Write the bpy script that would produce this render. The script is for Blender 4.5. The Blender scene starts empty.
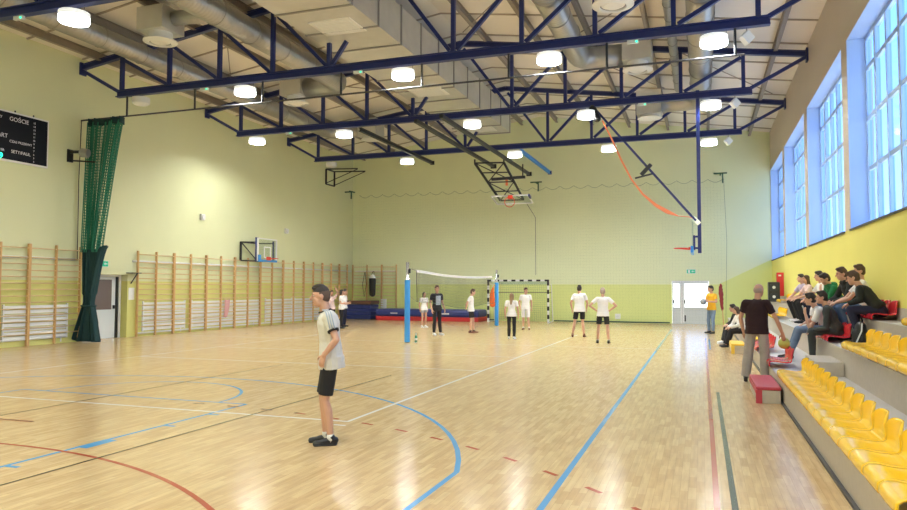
import bpy, bmesh, math, random
from mathutils import Vector as V, Matrix
random.seed(7)
C = bpy.context.scene.collection
PI = math.pi
R = math.radians
ORD = ['', 'first', 'second', 'third', 'fourth', 'fifth', 'sixth', 'seventh', 'eighth', 'ninth', 'tenth', 'eleventh',
       'twelfth', 'thirteenth', 'fourteenth', 'fifteenth', 'sixteenth', 'seventeenth', 'eighteenth', 'nineteenth']

# ------------------------------------------------------------------ materials
def mat(name, col, rough=.5, metal=0, emit=None, estr=0, alpha=1, noise=0, nscale=8, bump=0, bscale=60, spec=.5, coat=0):
    m = bpy.data.materials.new(name); m.use_nodes = True
    nt = m.node_tree; b = nt.nodes['Principled BSDF']
    b.inputs['Base Color'].default_value = (*col, 1); b.inputs['Roughness'].default_value = rough
    b.inputs['Metallic'].default_value = metal; b.inputs['Specular IOR Level'].default_value = spec
    b.inputs['Coat Weight'].default_value = coat; b.inputs['Coat Roughness'].default_value = .08
    if emit: b.inputs['Emission Color'].default_value = (*emit, 1); b.inputs['Emission Strength'].default_value = estr
    tc = nt.nodes.new('ShaderNodeTexCoord')
    if noise:
        n = nt.nodes.new('ShaderNodeTexNoise'); n.inputs['Scale'].default_value = nscale; n.inputs['Detail'].default_value = 5
        nt.links.new(tc.outputs['Object'], n.inputs['Vector'])
        mx = nt.nodes.new('ShaderNodeMix'); mx.data_type = 'RGBA'
        mx.inputs['A'].default_value = (*[max(0, c*(1-noise)) for c in col], 1)
        mx.inputs['B'].default_value = (*[min(1, c*(1+noise)) for c in col], 1)
        nt.links.new(n.outputs['Fac'], mx.inputs['Factor']); nt.links.new(mx.outputs['Result'], b.inputs['Base Color'])
    if bump:
        n2 = nt.nodes.new('ShaderNodeTexNoise'); n2.inputs['Scale'].default_value = bscale; n2.inputs['Detail'].default_value = 3
        nt.links.new(tc.outputs['Object'], n2.inputs['Vector'])
        bp = nt.nodes.new('ShaderNodeBump'); bp.inputs['Strength'].default_value = bump; bp.inputs['Distance'].default_value = .02
        nt.links.new(n2.outputs['Fac'], bp.inputs['Height']); nt.links.new(bp.outputs['Normal'], b.inputs['Normal'])
    return m

def wall_mat(name, pale, strong, dado, ramp=None):
    """painted plaster: a strong coat up to the dado height (stepping up beside the stand), a pale coat above"""
    m = bpy.data.materials.new(name); m.use_nodes = True; nt = m.node_tree; L = nt.links; N = nt.nodes
    b = N['Principled BSDF']; b.inputs['Roughness'].default_value = .55; b.inputs['Specular IOR Level'].default_value = .35
    g = N.new('ShaderNodeNewGeometry'); sp = N.new('ShaderNodeSeparateXYZ'); L.new(g.outputs['Position'], sp.inputs[0])
    h = N.new('ShaderNodeMath'); h.operation = 'SUBTRACT'; L.new(sp.outputs['Z'], h.inputs[0]); h.inputs[1].default_value = dado
    last = h.outputs[0]
    if ramp:
        x0, k = ramp
        a = N.new('ShaderNodeMath'); a.operation = 'SUBTRACT'; L.new(sp.outputs['X'], a.inputs[0]); a.inputs[1].default_value = x0
        mm = N.new('ShaderNodeMath'); mm.operation = 'MAXIMUM'; L.new(a.outputs[0], mm.inputs[0]); mm.inputs[1].default_value = 0
        mu = N.new('ShaderNodeMath'); mu.operation = 'MULTIPLY'; L.new(mm.outputs[0], mu.inputs[0]); mu.inputs[1].default_value = k
        s2 = N.new('ShaderNodeMath'); s2.operation = 'SUBTRACT'; L.new(last, s2.inputs[0]); L.new(mu.outputs[0], s2.inputs[1]); last = s2.outputs[0]
    gt = N.new('ShaderNodeMath'); gt.operation = 'GREATER_THAN'; L.new(last, gt.inputs[0]); gt.inputs[1].default_value = 0
    n = N.new('ShaderNodeTexNoise'); n.inputs['Scale'].default_value = .9; n.inputs['Detail'].default_value = 4
    L.new(g.outputs['Position'], n.inputs['Vector'])
    mx = N.new('ShaderNodeMix'); mx.data_type = 'RGBA'; mx.inputs['A'].default_value = (*strong, 1); mx.inputs['B'].default_value = (*pale, 1)
    L.new(gt.outputs[0], mx.inputs['Factor'])
    m2 = N.new('ShaderNodeMix'); m2.data_type = 'RGBA'; m2.blend_type = 'MULTIPLY'; m2.inputs['Factor'].default_value = 1
    rp = N.new('ShaderNodeValToRGB'); rp.color_ramp.elements[0].color = (.93, .93, .93, 1); rp.color_ramp.elements[1].color = (1, 1, 1, 1)
    L.new(n.outputs['Fac'], rp.inputs[0]); L.new(mx.outputs['Result'], m2.inputs['A']); L.new(rp.outputs[0], m2.inputs['B'])
    L.new(m2.outputs['Result'], b.inputs['Base Color'])
    return m

def parquet():
    m = bpy.data.materials.new('parquet'); m.use_nodes = True; nt = m.node_tree; L = nt.links; N = nt.nodes
    b = N['Principled BSDF']
    g = N.new('ShaderNodeNewGeometry'); mp = N.new('ShaderNodeMapping'); mp.inputs['Rotation'].default_value = (0, 0, R(90))
    L.new(g.outputs['Position'], mp.inputs['Vector'])
    br = N.new('ShaderNodeTexBrick'); br.inputs['Scale'].default_value = 1; br.inputs['Brick Width'].default_value = .36
    br.inputs['Row Height'].default_value = .068; br.inputs['Mortar Size'].default_value = .0012; br.offset = .37
    br.inputs['Color1'].default_value = (.56, .38, .195, 1); br.inputs['Color2'].default_value = (.675, .49, .268, 1)
    br.inputs['Mortar'].default_value = (.44, .30, .15, 1); br.inputs['Bias'].default_value = .1
    L.new(mp.outputs[0], br.inputs['Vector'])
    ns = N.new('ShaderNodeTexNoise'); ns.inputs['Scale'].default_value = 3; ns.inputs['Detail'].default_value = 6
    m3 = N.new('ShaderNodeMapping'); m3.inputs['Scale'].default_value = (9, .8, 1); L.new(g.outputs['Position'], m3.inputs[0]); L.new(m3.outputs[0], ns.inputs['Vector'])
    rp = N.new('ShaderNodeValToRGB'); rp.color_ramp.elements[0].color = (.86, .84, .82, 1); rp.color_ramp.elements[1].color = (1.08, 1.08, 1.06, 1)
    rp.color_ramp.elements[0].position = .3; rp.color_ramp.elements[1].position = .7
    L.new(ns.outputs['Fac'], rp.inputs[0])
    mx = N.new('ShaderNodeMix'); mx.data_type = 'RGBA'; mx.blend_type = 'MULTIPLY'; mx.inputs['Factor'].default_value = 1
    L.new(br.outputs['Color'], mx.inputs['A']); L.new(rp.outputs[0], mx.inputs['B']); L.new(mx.outputs['Result'], b.inputs['Base Color'])
    b.inputs['Roughness'].default_value = .18; b.inputs['Specular IOR Level'].default_value = .3
    n4 = N.new('ShaderNodeTexNoise'); n4.inputs['Scale'].default_value = 1.3; L.new(g.outputs['Position'], n4.inputs['Vector'])
    bp = N.new('ShaderNodeBump'); bp.inputs['Strength'].default_value = .012; bp.inputs['Distance'].default_value = .05
    L.new(n4.outputs['Fac'], bp.inputs['Height']); L.new(bp.outputs[0], b.inputs['Normal'])
    return m

def glass(name, tint, gloss=.06):
    m = bpy.data.materials.new(name); m.use_nodes = True; nt = m.node_tree; N = nt.nodes; L = nt.links
    N.remove(N['Principled BSDF']); out = N['Material Output']
    t = N.new('ShaderNodeBsdfTransparent'); t.inputs[0].default_value = (*tint, 1)
    gl = N.new('ShaderNodeBsdfGlossy'); gl.inputs['Roughness'].default_value = .04
    mx = N.new('ShaderNodeMixShader'); mx.inputs[0].default_value = gloss
    L.new(t.outputs[0], mx.inputs[1]); L.new(gl.outputs[0], mx.inputs[2]); L.new(mx.outputs[0], out.inputs[0])
    return m

M = {}
M['floor'] = parquet()
M['wall'] = wall_mat('wall_paint', (.75, .77, .49), (.71, .69, .24), 1.95)
M['wall_end'] = wall_mat('end_wall_paint', (.80, .85, .57), (.76, .82, .33), 1.92, (.75, .5))
M['wall_win'] = wall_mat('window_wall_paint', (.62, .55, .48), (.84, .78, .20), 3.05)
M['ceiling'] = mat('ceiling_panel', (.80, .77, .73), .7, noise=.03, nscale=1)
M['rib'] = mat('ceiling_rib', (.40, .36, .31), .6)
M['purlin'] = mat('brown_steel', (.27, .24, .22), .5, noise=.1)
M['navy'] = mat('navy_paint', (.016, .028, .155), .38)
M['galv'] = mat('galvanised', (.42, .42, .42), .42, .85, noise=.12, nscale=5, bump=.10, bscale=14)
nt_ = M['galv'].node_tree; wv = nt_.nodes.new('ShaderNodeTexWave'); wv.bands_direction = 'Y'; wv.inputs['Scale'].default_value = 2.6
nt_.links.new([n for n in nt_.nodes if n.type == 'TEX_COORD'][0].outputs['Object'], wv.inputs['Vector'])
bb = [n for n in nt_.nodes if n.type == 'BUMP'][0]; bb.inputs['Strength'].default_value = .35; nt_.links.new(wv.outputs['Fac'], bb.inputs['Height'])
M['galvbox'] = mat('galvanised_sheet', (.66, .66, .64), .45, .6, noise=.14, nscale=2, bump=.12, bscale=2.2)
M['galvdark'] = mat('galvanised_seam', (.34, .34, .33), .5, .6)
M['white'] = mat('white_paint', (.82, .83, .82), .4)
M['winframe'] = mat('window_frame_sky_tint', (.42, .60, .90), .4)  # blue cast of the skylight put into the frame colour
M['skytint'] = mat('sky_tint_lining', (.46, .62, .92), .4)  # skylight on the window reveals, put into the colour
M['lamp_body'] = mat('lamp_shade', (.80, .82, .84), .3, emit=(.97, 1, .98), estr=.45)
M['lamp_glow'] = mat('lamp_diffuser', (1, 1, 1), .4, emit=(.975, 1, .94), estr=215)
M['lamp_rim'] = mat('lamp_rim', (1, 1, 1), .4, emit=(.97, 1, .97), estr=3.5)
M['lamp_off'] = mat('unlit_lamp', (.72, .73, .74), .4)
M['steel'] = mat('bright_steel', (.75, .77, .80), .2, .9)
M['railsteel'] = mat('dull_steel', (.09, .09, .10), .75, .2)
M['darksteel'] = mat('dark_steel', (.035, .04, .05), .45, .3)
M['black'] = mat('black_paint', (.012, .012, .014), .45)
M['black_plastic'] = mat('black_plastic', (.02, .02, .023), .4)
M['wood'] = mat('varnished_pine', (.66, .41, .18), .42, noise=.18, nscale=6)
M['woodpale'] = mat('pale_ash', (.74, .55, .30), .4, noise=.12, nscale=8)
M['blue'] = mat('sky_blue_pad', (.045, .30, .74), .45)
M['blueline'] = mat('blue_line', (.10, .33, .62), .17, spec=.4)
M['whiteline'] = mat('white_line', (.80, .77, .72), .17, spec=.4)
M['redline'] = mat('red_line', (.42, .09, .05), .17, spec=.4)
M['blackline'] = mat('black_line', (.14, .09, .05), .17, spec=.4)
M['greenline'] = mat('dark_green_line', (.05, .075, .06), .17, spec=.4)
M['concrete'] = mat('grey_terrazzo', (.50, .445, .375), .5, noise=.12, nscale=14)
M['concretetop'] = mat('grey_tread', (.56, .54, .53), .42, noise=.08, nscale=20)
M['yellow'] = mat('yellow_plastic', (.95, .57, .015), .16, spec=.6)
M['red'] = mat('red_plastic', (.66, .03, .045), .2, spec=.6)
M['redpad'] = mat('red_vinyl', (.46, .045, .07), .5, bump=.05)
M['yellowpad'] = mat('yellow_vinyl', (.85, .56, .06), .45)
M['navynet'] = mat('dark_green_cord', (.05, .13, .08), .8)
M['greencord'] = mat('green_cord', (.02, .20, .125), .75)
M['greencloth'] = mat('dark_green_cloth', (.010, .046, .052), .85, noise=.2, nscale=10)
M['cord_white'] = mat('pale_cord', (.45, .47, .38), .8)
M['tape'] = mat('white_tape', (.85, .85, .82), .7)
M['matblue'] = mat('blue_vinyl', (.030, .045, .20), .45)
M['matred'] = mat('red_mat', (.55, .03, .035), .5)
M['brown'] = mat('brown_leather', (.13, .06, .04), .5)
M['orange'] = mat('orange_cloth', (.85, .17, .03), .8)
M['strap'] = mat('orange_strap', (.95, .27, .12), .6)
M['pink'] = mat('pink_towel', (.70, .38, .38), .9)
M['screen'] = mat('scoreboard_face', (.006, .007, .012), .35, spec=.15)
M['text'] = mat('white_lettering', (.75, .75, .80), .6)
M['led'] = mat('green_digits', (.02, .6, .4), .5, emit=(.02, 1, .5), estr=2.5)
M['signgreen'] = mat('exit_green', (.02, .38, .22), .5, emit=(.02, .45, .25), estr=.35)
M['glass'] = glass('window_glass', (.80, .90, 1.0))
M['doorglass'] = glass('door_glass', (.97, .99, 1.0))
M['darkglass'] = mat('dark_door_glass', (.16, .12, .12), .12)
M['doorleaf'] = mat('door_leaf', (.70, .74, .75), .45)
M['clearboard'] = glass('clear_board', (.86, .90, .90), .1)
M['rimred'] = mat('rim_red', (.75, .05, .02), .4)
M['grille'] = mat('white_grille', (.85, .84, .80), .5)
M['flagred'] = mat('dark_red_cloth', (.24, .03, .03), .8)
M['ballgrey'] = mat('grey_ball', (.22, .25, .30), .5)
M['ballgreen'] = mat('lime_ball', (.52, .55, .12), .5)
# people
M['skin'] = mat('skin', (.62, .35, .245), .5, noise=.06, nscale=20)
M['skin2'] = mat('skin_tan', (.56, .30, .20), .5, noise=.06, nscale=20)
M['hair'] = mat('dark_hair', (.022, .015, .012), .55, noise=.4, nscale=60, bump=.5, bscale=120)
M['hairbrown'] = mat('brown_hair', (.085, .045, .025), .55, noise=.4, nscale=60, bump=.5, bscale=120)
M['hairblond'] = mat('fair_hair', (.26, .17, .09), .55, noise=.3, nscale=60, bump=.5, bscale=120)
M['hairbuzz'] = mat('shaved_hair', (.10, .062, .045), .7, noise=.25, nscale=120)
M['hairgrey'] = mat('cropped_grey_hair', (.36, .27, .22), .6, noise=.25, nscale=90)
def cloth(n, c, ns=.06): return mat(n, c, .85, noise=ns, nscale=12, bump=.15, bscale=14)
M['cwhite'] = cloth('white_cotton', (.80, .79, .78)); M['coff'] = cloth('off_white_cotton', (.68, .66, .61))
M['cblack'] = cloth('black_cotton', (.012, .012, .015)); M['cgrey'] = cloth('grey_trim', (.38, .42, .48))
M['cmaroon'] = cloth('dark_maroon_cotton', (.022, .006, .009)); M['ctrack'] = cloth('light_grey_jersey', (.36, .33, .31))
M['cjean'] = cloth('blue_denim', (.075, .135, .27), .2); M['cjeanl'] = cloth('light_denim', (.17, .24, .37), .2)
M['cyellow'] = cloth('yellow_cotton', (.85, .46, .025)); M['cgreen'] = cloth('green_fleece', (.012, .19, .06))
M['cdark'] = cloth('dark_olive_jacket', (.018, .022, .020)); M['ccharcoal'] = cloth('charcoal_sweat', (.045, .052, .052))
M['cnavy'] = cloth('navy_trousers', (.012, .015, .045)); M['clav'] = cloth('lavender_cotton', (.45, .38, .52))
M['cpink'] = cloth('pale_pink_cotton', (.70, .52, .50))
M['shoeblack'] = mat('black_shoe', (.014, .014, .018), .5); M['shoewhite'] = mat('white_shoe', (.78, .78, .80), .5)
M['shoebrown'] = mat('brown_shoe', (.16, .05, .025), .5)
M['lip'] = mat('lips', (.42, .15, .13), .5); M['eye'] = mat('eye_dark', (.03, .02, .018), .2); M['eyewhite'] = mat('eye_white', (.75, .73, .70), .3)

# ------------------------------------------------------------------ mesh helpers
class MB:
    def __init__(s): s.v = []; s.f = []
    def add(s, vs, fs):
        k = len(s.v); s.v += [V(p) for p in vs]; s.f += [[i+k for i in f] for f in fs]; return s
    def box(s, c, d, rz=0, rot=None):
        x, y, z = d[0]/2, d[1]/2, d[2]/2
        P = [(-x,-y,-z),(x,-y,-z),(x,y,-z),(-x,y,-z),(-x,-y,z),(x,-y,z),(x,y,z),(-x,y,z)]
        m = rot or Matrix.Rotation(rz, 3, 'Z')
        return s.add([m @ V(p) + V(c) for p in P], [(3,2,1,0),(4,5,6,7),(0,1,5,4),(1,2,6,5),(2,3,7,6),(3,0,4,7)])
    def b2(s, lo, hi): return s.box([(a+b)/2 for a, b in zip(lo, hi)], [b-a for a, b in zip(lo, hi)])
    def frame(s, a, b, up=(0, 0, 1)):
        t = (V(b)-V(a)).normalized(); u = V(up)
        if abs(t.dot(u)) > .98: u = V((0, 1, 0))
        sd = t.cross(u).normalized(); return t, sd, sd.cross(t)
    def bar(s, a, b, w, h, up=(0, 0, 1)):
        t, sd, u = s.frame(a, b, up); P = []
        for p in (V(a), V(b)):
            for i, j in ((-1,-1),(1,-1),(1,1),(-1,1)): P.append(p + sd*(i*w/2) + u*(j*h/2))
        return s.add(P, [(3,2,1,0),(4,5,6,7),(0,1,5,4),(1,2,6,5),(2,3,7,6),(3,0,4,7)])
    def ibeam(s, a, b, w, h, t=.02):
        _, sd, u = s.frame(a, b)
        s.bar(V(a)+u*(h/2-t/2), V(b)+u*(h/2-t/2), w, t); s.bar(V(a)-u*(h/2-t/2), V(b)-u*(h/2-t/2), w, t); s.bar(a, b, t*1.2, h-2*t); return s
    def cyl(s, a, b, r0, r1=None, n=12, cap=True):
        r1 = r0 if r1 is None else r1
        t, sd, u = s.frame(a, b); P = []
        for p, r in ((V(a), r0), (V(b), r1)):
            for i in range(n): q = 2*PI*i/n; P.append(p + (sd*math.cos(q)+u*math.sin(q))*r)
        F = [(i, (i+1) % n, n+(i+1) % n, n+i) for i in range(n)]
        if cap: F += [tuple(reversed(range(n))), tuple(range(n, 2*n))]
        return s.add(P, F)
    def tube(s, pts, r, n=8, closed=False):
        pts = [V(p) for p in pts]; k = len(pts); P = []; up = None
        for i, p in enumerate(pts):
            a = pts[i-1] if (i or closed) else p; b = pts[(i+1) % k] if (i < k-1 or closed) else p
            t = (b-a).normalized()
            if up is None: up = V((0,0,1)) if abs(t.z) < .9 else V((0,1,0))
            sd = t.cross(up).normalized(); up = sd.cross(t)
            rr = r[i] if isinstance(r, (list, tuple)) else r
            for j in range(n): q = 2*PI*j/n; P.append(p+(sd*math.cos(q)+up*math.sin(q))*rr)
        F = []
        for i in range(k if closed else k-1):
            a, b = i*n, ((i+1) % k)*n
            F += [(a+j, a+(j+1) % n, b+(j+1) % n, b+j) for j in range(n)]
        if not closed: F += [tuple(reversed(range(n))), tuple(range((k-1)*n, k*n))]
        return s.add(P, F)
    def ring(s, c, rad, r, ax='Z', n=24, m=6):
        pts = []
        for i in range(n):
            q = 2*PI*i/n; a, b = rad*math.cos(q), rad*math.sin(q)
            pts.append(V(c)+V({'Z': (a,b,0), 'Y': (a,0,b), 'X': (0,a,b)}[ax]))
        return s.tube(pts, r, m, True)
    def ell(s, c, r, rot=None, n=16, k=10):
        P = [V((0,0,1))]; m = rot or Matrix.Identity(3)
        for i in range(1, k):
            a = PI*i/k
            for j in range(n): q = 2*PI*j/n; P.append(V((math.sin(a)*math.cos(q), math.sin(a)*math.sin(q), math.cos(a))))
        P.append(V((0,0,-1))); F = []
        for j in range(n): F.append((0, 1+j, 1+(j+1) % n))
        for i in range(k-2):
            a = 1+i*n; b = a+n
            F += [(a+j, b+j, b+(j+1) % n, a+(j+1) % n) for j in range(n)]
        a = 1+(k-2)*n
        for j in range(n): F.append((a+j, len(P)-1, a+(j+1) % n))
        return s.add([m @ V((p.x*r[0], p.y*r[1], p.z*r[2])) + V(c) for p in P], F)
    def cone(s, a, b, ra, rb, flat=1., side=(1,0,0), ca=True, cb=True, n=14):
        """tapered limb with an elliptical section, rounded (True) or cut square (False) at its ends"""
        a, b = V(a), V(b); t = (b-a).normalized(); u = V(side)-t*t.dot(V(side))
        if u.length < 1e-3: u = t.orthogonal()
        u.normalize(); v = t.cross(u); rows = []
        if ca:
            for q in (80, 55, 28): rows.append((a-t*ra*flat**.5*math.sin(R(q)), ra*math.cos(R(q))))
        rows += [(a, ra), (b, rb)]
        if cb:
            for q in (28, 55, 80): rows.append((b+t*rb*flat**.5*math.sin(R(q)), rb*math.cos(R(q))))
        P = []
        for p, r in rows:
            for i in range(n): q = 2*PI*i/n; P.append(p+u*(r*math.cos(q))+v*(r*flat*math.sin(q)))
        F = []
        for k in range(len(rows)-1): F += [(k*n+i, k*n+(i+1) % n, (k+1)*n+(i+1) % n, (k+1)*n+i) for i in range(n)]
        F += [tuple(reversed(range(n))), tuple(range((len(rows)-1)*n, len(rows)*n))]
        return s.add(P, F)
    def prism(s, poly, d0, d1, ax='Y'):
        def pt(p, d): return {'Y': (p[0], d, p[1]), 'X': (d, p[0], p[1]), 'Z': (p[0], p[1], d)}[ax]
        n = len(poly)
        return s.add([pt(p, d0) for p in poly]+[pt(p, d1) for p in poly],
                     [tuple(range(n)), tuple(reversed(range(n, 2*n)))]+[(i, n+i, n+(i+1) % n, (i+1) % n) for i in range(n)])
    def grid(s, fn, nu, nv):
        P = [fn(i/nu, j/nv) for j in range(nv+1) for i in range(nu+1)]
        return s.add(P, [(j*(nu+1)+i, j*(nu+1)+i+1, (j+1)*(nu+1)+i+1, (j+1)*(nu+1)+i) for j in range(nv) for i in range(nu)])
    def build(s, name, m, parent=None, smooth=False, bevel=0, mods=None):
        me = bpy.data.meshes.new(name); me.from_pydata([tuple(p) for p in s.v], [], s.f)
        bm = bmesh.new(); bm.from_mesh(me); bmesh.ops.recalc_face_normals(bm, faces=bm.faces)
        if bevel: bmesh.ops.bevel(bm, geom=bm.edges[:], offset=bevel, segments=2, affect='EDGES', profile=.5)
        if smooth:
            for f in bm.faces: f.smooth = True
        bm.to_mesh(me); bm.free()
        me.materials.append(M[m] if isinstance(m, str) else m)
        o = bpy.data.objects.new(name, me); C.objects.link(o)
        if parent: o.parent = parent
        return o
    def blob(s, name, m, parent, voxel=.009, sm=3, wrinkle=0):
        o = s.build(name, m, parent)
        r = o.modifiers.new('r', 'REMESH'); r.mode = 'VOXEL'; r.voxel_size = voxel; r.use_smooth_shade = True
        q = o.modifiers.new('s', 'SMOOTH'); q.iterations = sm; q.factor = .5
        if wrinkle:
            d = o.modifiers.new('d', 'DISPLACE'); d.texture = CL; d.strength = wrinkle; d.mid_level = .5; d.texture_coords = 'LOCAL'
        return o
CL = bpy.data.textures.new('folds', 'CLOUDS'); CL.noise_scale = .11; CL.noise_depth = 2

def tag(o, label, cat, group=None, kind=None):
    o['label'] = label; o['category'] = cat
    if group: o['group'] = group
    if kind: o['kind'] = kind
    return o
def thing(name, label, cat, loc=(0,0,0), rz=0, group=None):
    o = bpy.data.objects.new(name, None); C.objects.link(o); o.location = loc; o.rotation_euler = (0, 0, rz)
    return tag(o, label, cat, group)
def struct(name, mb, m, parent=None, **k):
    o = mb.build(name, m, parent, **k)
    if not parent: o['kind'] = 'structure'
    return o
def kids(o): return [c for c in bpy.data.objects if c.parent == o]
def dup(root, loc=None, rz=None, label=None, group=None):
    r = root.copy(); C.objects.link(r)
    if loc is not None: r.location = loc
    if rz is not None: r.rotation_euler = (0, 0, rz)
    if label: r['label'] = label
    if group: r['group'] = group
    for ch in kids(root):
        c = ch.copy(); C.objects.link(c); c.parent = r
        for g in kids(ch):
            d = g.copy(); C.objects.link(d); d.parent = c
    return r

# ------------------------------------------------------------------ camera
f = 705.0
yaw, pitch, roll = R(19.4), math.atan(32.5/705), R(.1)
fw = V((-math.sin(yaw)*math.cos(pitch), math.cos(yaw)*math.cos(pitch), math.sin(pitch)))
rt = V((math.cos(yaw), math.sin(yaw), 0)); up = rt.cross(fw)
rt2 = rt*math.cos(roll)+up*math.sin(roll); up2 = up*math.cos(roll)-rt*math.sin(roll)
cam = bpy.data.cameras.new('camera'); co = bpy.data.objects.new('camera', cam); C.objects.link(co)
mw = Matrix((rt2, up2, -fw)).transposed().to_4x4(); mw.translation = V((0, 0, 1.75)); co.matrix_world = mw
cam.sensor_width = 36; cam.lens = 36*f/907; cam.clip_start = .05; cam.clip_end = 300
bpy.context.scene.camera = co

# ------------------------------------------------------------------ the hall
XL, XR, YB, YF, XC = -18.88, 3.12, 36.2, -3.0, -7.96
EAVE, RIDGE = 9.15, 10.75
struct('floor', MB().b2((XL-.6, YF-.3, -.2), (4.2, YB+.5, 0)), 'floor')
FL = bpy.data.objects['floor']
def line(pts, w, m):
    pts = [V((p[0], p[1], 0)) for p in pts]; L_, R_ = [], []
    for i, p in enumerate(pts):
        a = pts[max(i-1, 0)]; b = pts[min(i+1, len(pts)-1)]; t = (b-a).normalized(); n = V((-t.y, t.x, 0))
        L_.append(p+n*w/2); R_.append(p-n*w/2)
    k = len(pts); z = V((0, 0, ZL[0])); ZL[0] += .00006
    mb = MB().add([q+z for q in L_]+[q+z for q in R_], [(i, i+1, k+i+1, k+i) for i in range(k-1)])
    return mb.build('court_line', m, FL)
ZL = [.0015]
def arc(cx, cy, r, a0, a1, n=40): return [(cx+r*math.cos(R(a0+(a1-a0)*i/n)), cy+r*math.sin(R(a0+(a1-a0)*i/n))) for i in range(n+1)]
GX = -8.7
# basketball (blue)
line([(-1.23, 2), (-1.23, 31.1)], .06, 'blueline')
line([(-2.22, 3.1), (-2.22, 6.4)]+arc(GX, 4.7, 6.7, 15, 165)+[(2*GX+2.22, 3.1)], .055, 'blueline')
line([(-6.45, 3.1), (-6.45, 9.0)], .055, 'blueline'); line([(-10.95, 3.1), (-10.95, 9.0)], .055, 'blueline')
line([(-10.95, 9.0), (-6.45, 9.0)], .05, 'blueline'); line(arc(GX, 9, 1.75, 0, 180), .05, 'blueline')
line([(-6.40, 5.97), (-6.40, 6.4)], .17, 'blueline')
for y in (5.1, 7.25, 8.1): line([(-6.37, y), (-6.37, y+.06)], .2, 'blueline')
line([(.2, 21.5), (.2, 25.6)], .05, 'blueline')
# volleyball (white)
line([(-4.38, 8.3), (-4.38, 26.3)], .055, 'whiteline'); line([(-13.4, 8.3), (-13.4, 26.3)], .05, 'whiteline')
line([(-13.4, 8.3), (-4.36, 8.3)], .055, 'whiteline'); line([(-13.4, 14.25), (-4.4, 14.25)], .055, 'whiteline')
line([(-17.6, 21.0), (.1, 21.0)], .05, 'whiteline'); line([(-13.4, 17.3), (-4.4, 17.3)], .05, 'whiteline')
line([(-4.45, 8.05), (-4.28, 8.05)], .05, 'whiteline'); line([(-17.6, 30), (.1, 30)], .05, 'whiteline')
# handball (red) and badminton (black)
line(arc(-7.2, -.17, 6, 0, 90)+arc(-10.2, -.17, 6, 90, 180), .05, 'redline')
for a in range(0, 90, 2):
    if a % 4 == 0: line(arc(-7.2, -.2, 9.0, a+1, a+2.3, 3), .05, 'redline')
line([(-9.2, 6.9), (-8.2, 6.9)], .05, 'redline'); line([(.09, -1), (.09, 26)], .05, 'redline')
line([(-5.85, 2.5), (-5.85, 12.9)], .03, 'blackline'); line([(-9.0, 6.9), (-9.0, 13.9)], .028, 'blackline'); line([(.225, 4), (.225, 12.7)], .05, 'greenline')


# left wall with a recess for its door
w = MB().b2((XL-.6, YF, 0), (XL, 17.55, EAVE)); w.b2((XL-.6, 19.42, 0), (XL, YB+.4, EAVE)); w.b2((XL-.6, 17.55, 2.17), (XL, 19.42, EAVE)); w.b2((XL-.6, 17.55, 0), (XL-.4, 19.42, 2.17))
struct('wall_left', w, 'wall')
# end wall with a glazed door
def gable(y0, y1, hole):
    mb = MB()
    for (x0, x1, z0, z1) in hole: mb.b2((x0, y0, z0), (x1, y1, z1))
    mb.prism([(XL, EAVE-.6), (XR+.5, EAVE-.6), (XR+.5, EAVE+.0), (XC, RIDGE+.02), (XL, EAVE)], y0, y1, 'Y'); return mb
struct('wall_back', gable(YB, YB+.4, [(XL, -1.40, 0, EAVE-.6), (-1.40, .32, 2.1, EAVE-.6), (.32, XR+.5, 0, EAVE-.6)]), 'wall_end')
struct('wall_front', gable(YF-.4, YF, [(XL, XR+.5, 0, EAVE-.6)]), 'wall_end')
# window wall
PIL = [-1.0, 5.3, 11.6, 17.9, 24.25, 30.6]
w = MB().b2((XR, YF, 0), (XR+.5, YB, 3.05)); w.b2((XR, YF, 7.3), (XR+.5, YB, EAVE)); w.b2((XR, YF, 3.05), (XR+.5, PIL[0]+.3, 7.3)); w.b2((XR, YB-.03, 3.05), (XR+.5, YB, 7.3))
for p in PIL[1:]: w.b2((XR, p-.32, 3.05), (XR+.5, p+.32, 7.3))
struct('wall_right', w, 'wall_win')
ends = PIL+[YB+.29]
for i in range(len(PIL)):
    y0, y1 = ends[i]+.32, ends[i+1]-.32
    wi = bpy.data.objects.new('window_%d' % (len(PIL)-i), None); C.objects.link(wi); wi['kind'] = 'structure'
    X = XR+.36; fr = MB(); z0, z1 = 3.05, 7.3
    fr.b2((X, y0, z0), (X+.09, y0+.09, z1)); fr.b2((X, y1-.09, z0), (X+.09, y1, z1)); fr.b2((X, y0+.09, z0), (X+.09, y1-.09, z0+.1)); fr.b2((X, y0+.09, z1-.1), (X+.09, y1-.09, z1))
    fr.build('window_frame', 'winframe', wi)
    mu = MB()
    for k in range(1, 6):
        y = y0+(y1-y0)*k/6; mu.b2((X-.01, y-(.08 if k % 2 else .05), z0+.1), (X+.08, y+(.08 if k % 2 else .05), z1-.1))
    for z in (4.36, 5.48, 6.58): mu.b2((X+.005, y0+.09, z-.05), (X+.07, y1-.09, z+.05))
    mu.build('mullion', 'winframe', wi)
    MB().b2((X+.04, y0+.05, z0+.05), (X+.05, y1-.05, z1-.05)).build('pane', 'glass', wi)
    MB().b2((XR-.03, y0, z0-.035), (XR+.02, y1, z0+.004)).build('window_sill', 'darksteel', wi)
    lv = MB(); lv.b2((XR+.002, y1-.012, z0), (X, y1-.001, z1)); lv.b2((XR+.002, y0+.001, z0), (X, y0+.012, z1)); lv.b2((XR+.002, y0, z1-.012), (X, y1, z1-.001)); lv.b2((XR+.02, y0, z0+.001), (X, y1, z0+.012)); lv.build('reveal_sky_tint', 'skytint', wi)  # thin boards added to carry the painted skylight blue on the reveals
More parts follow.
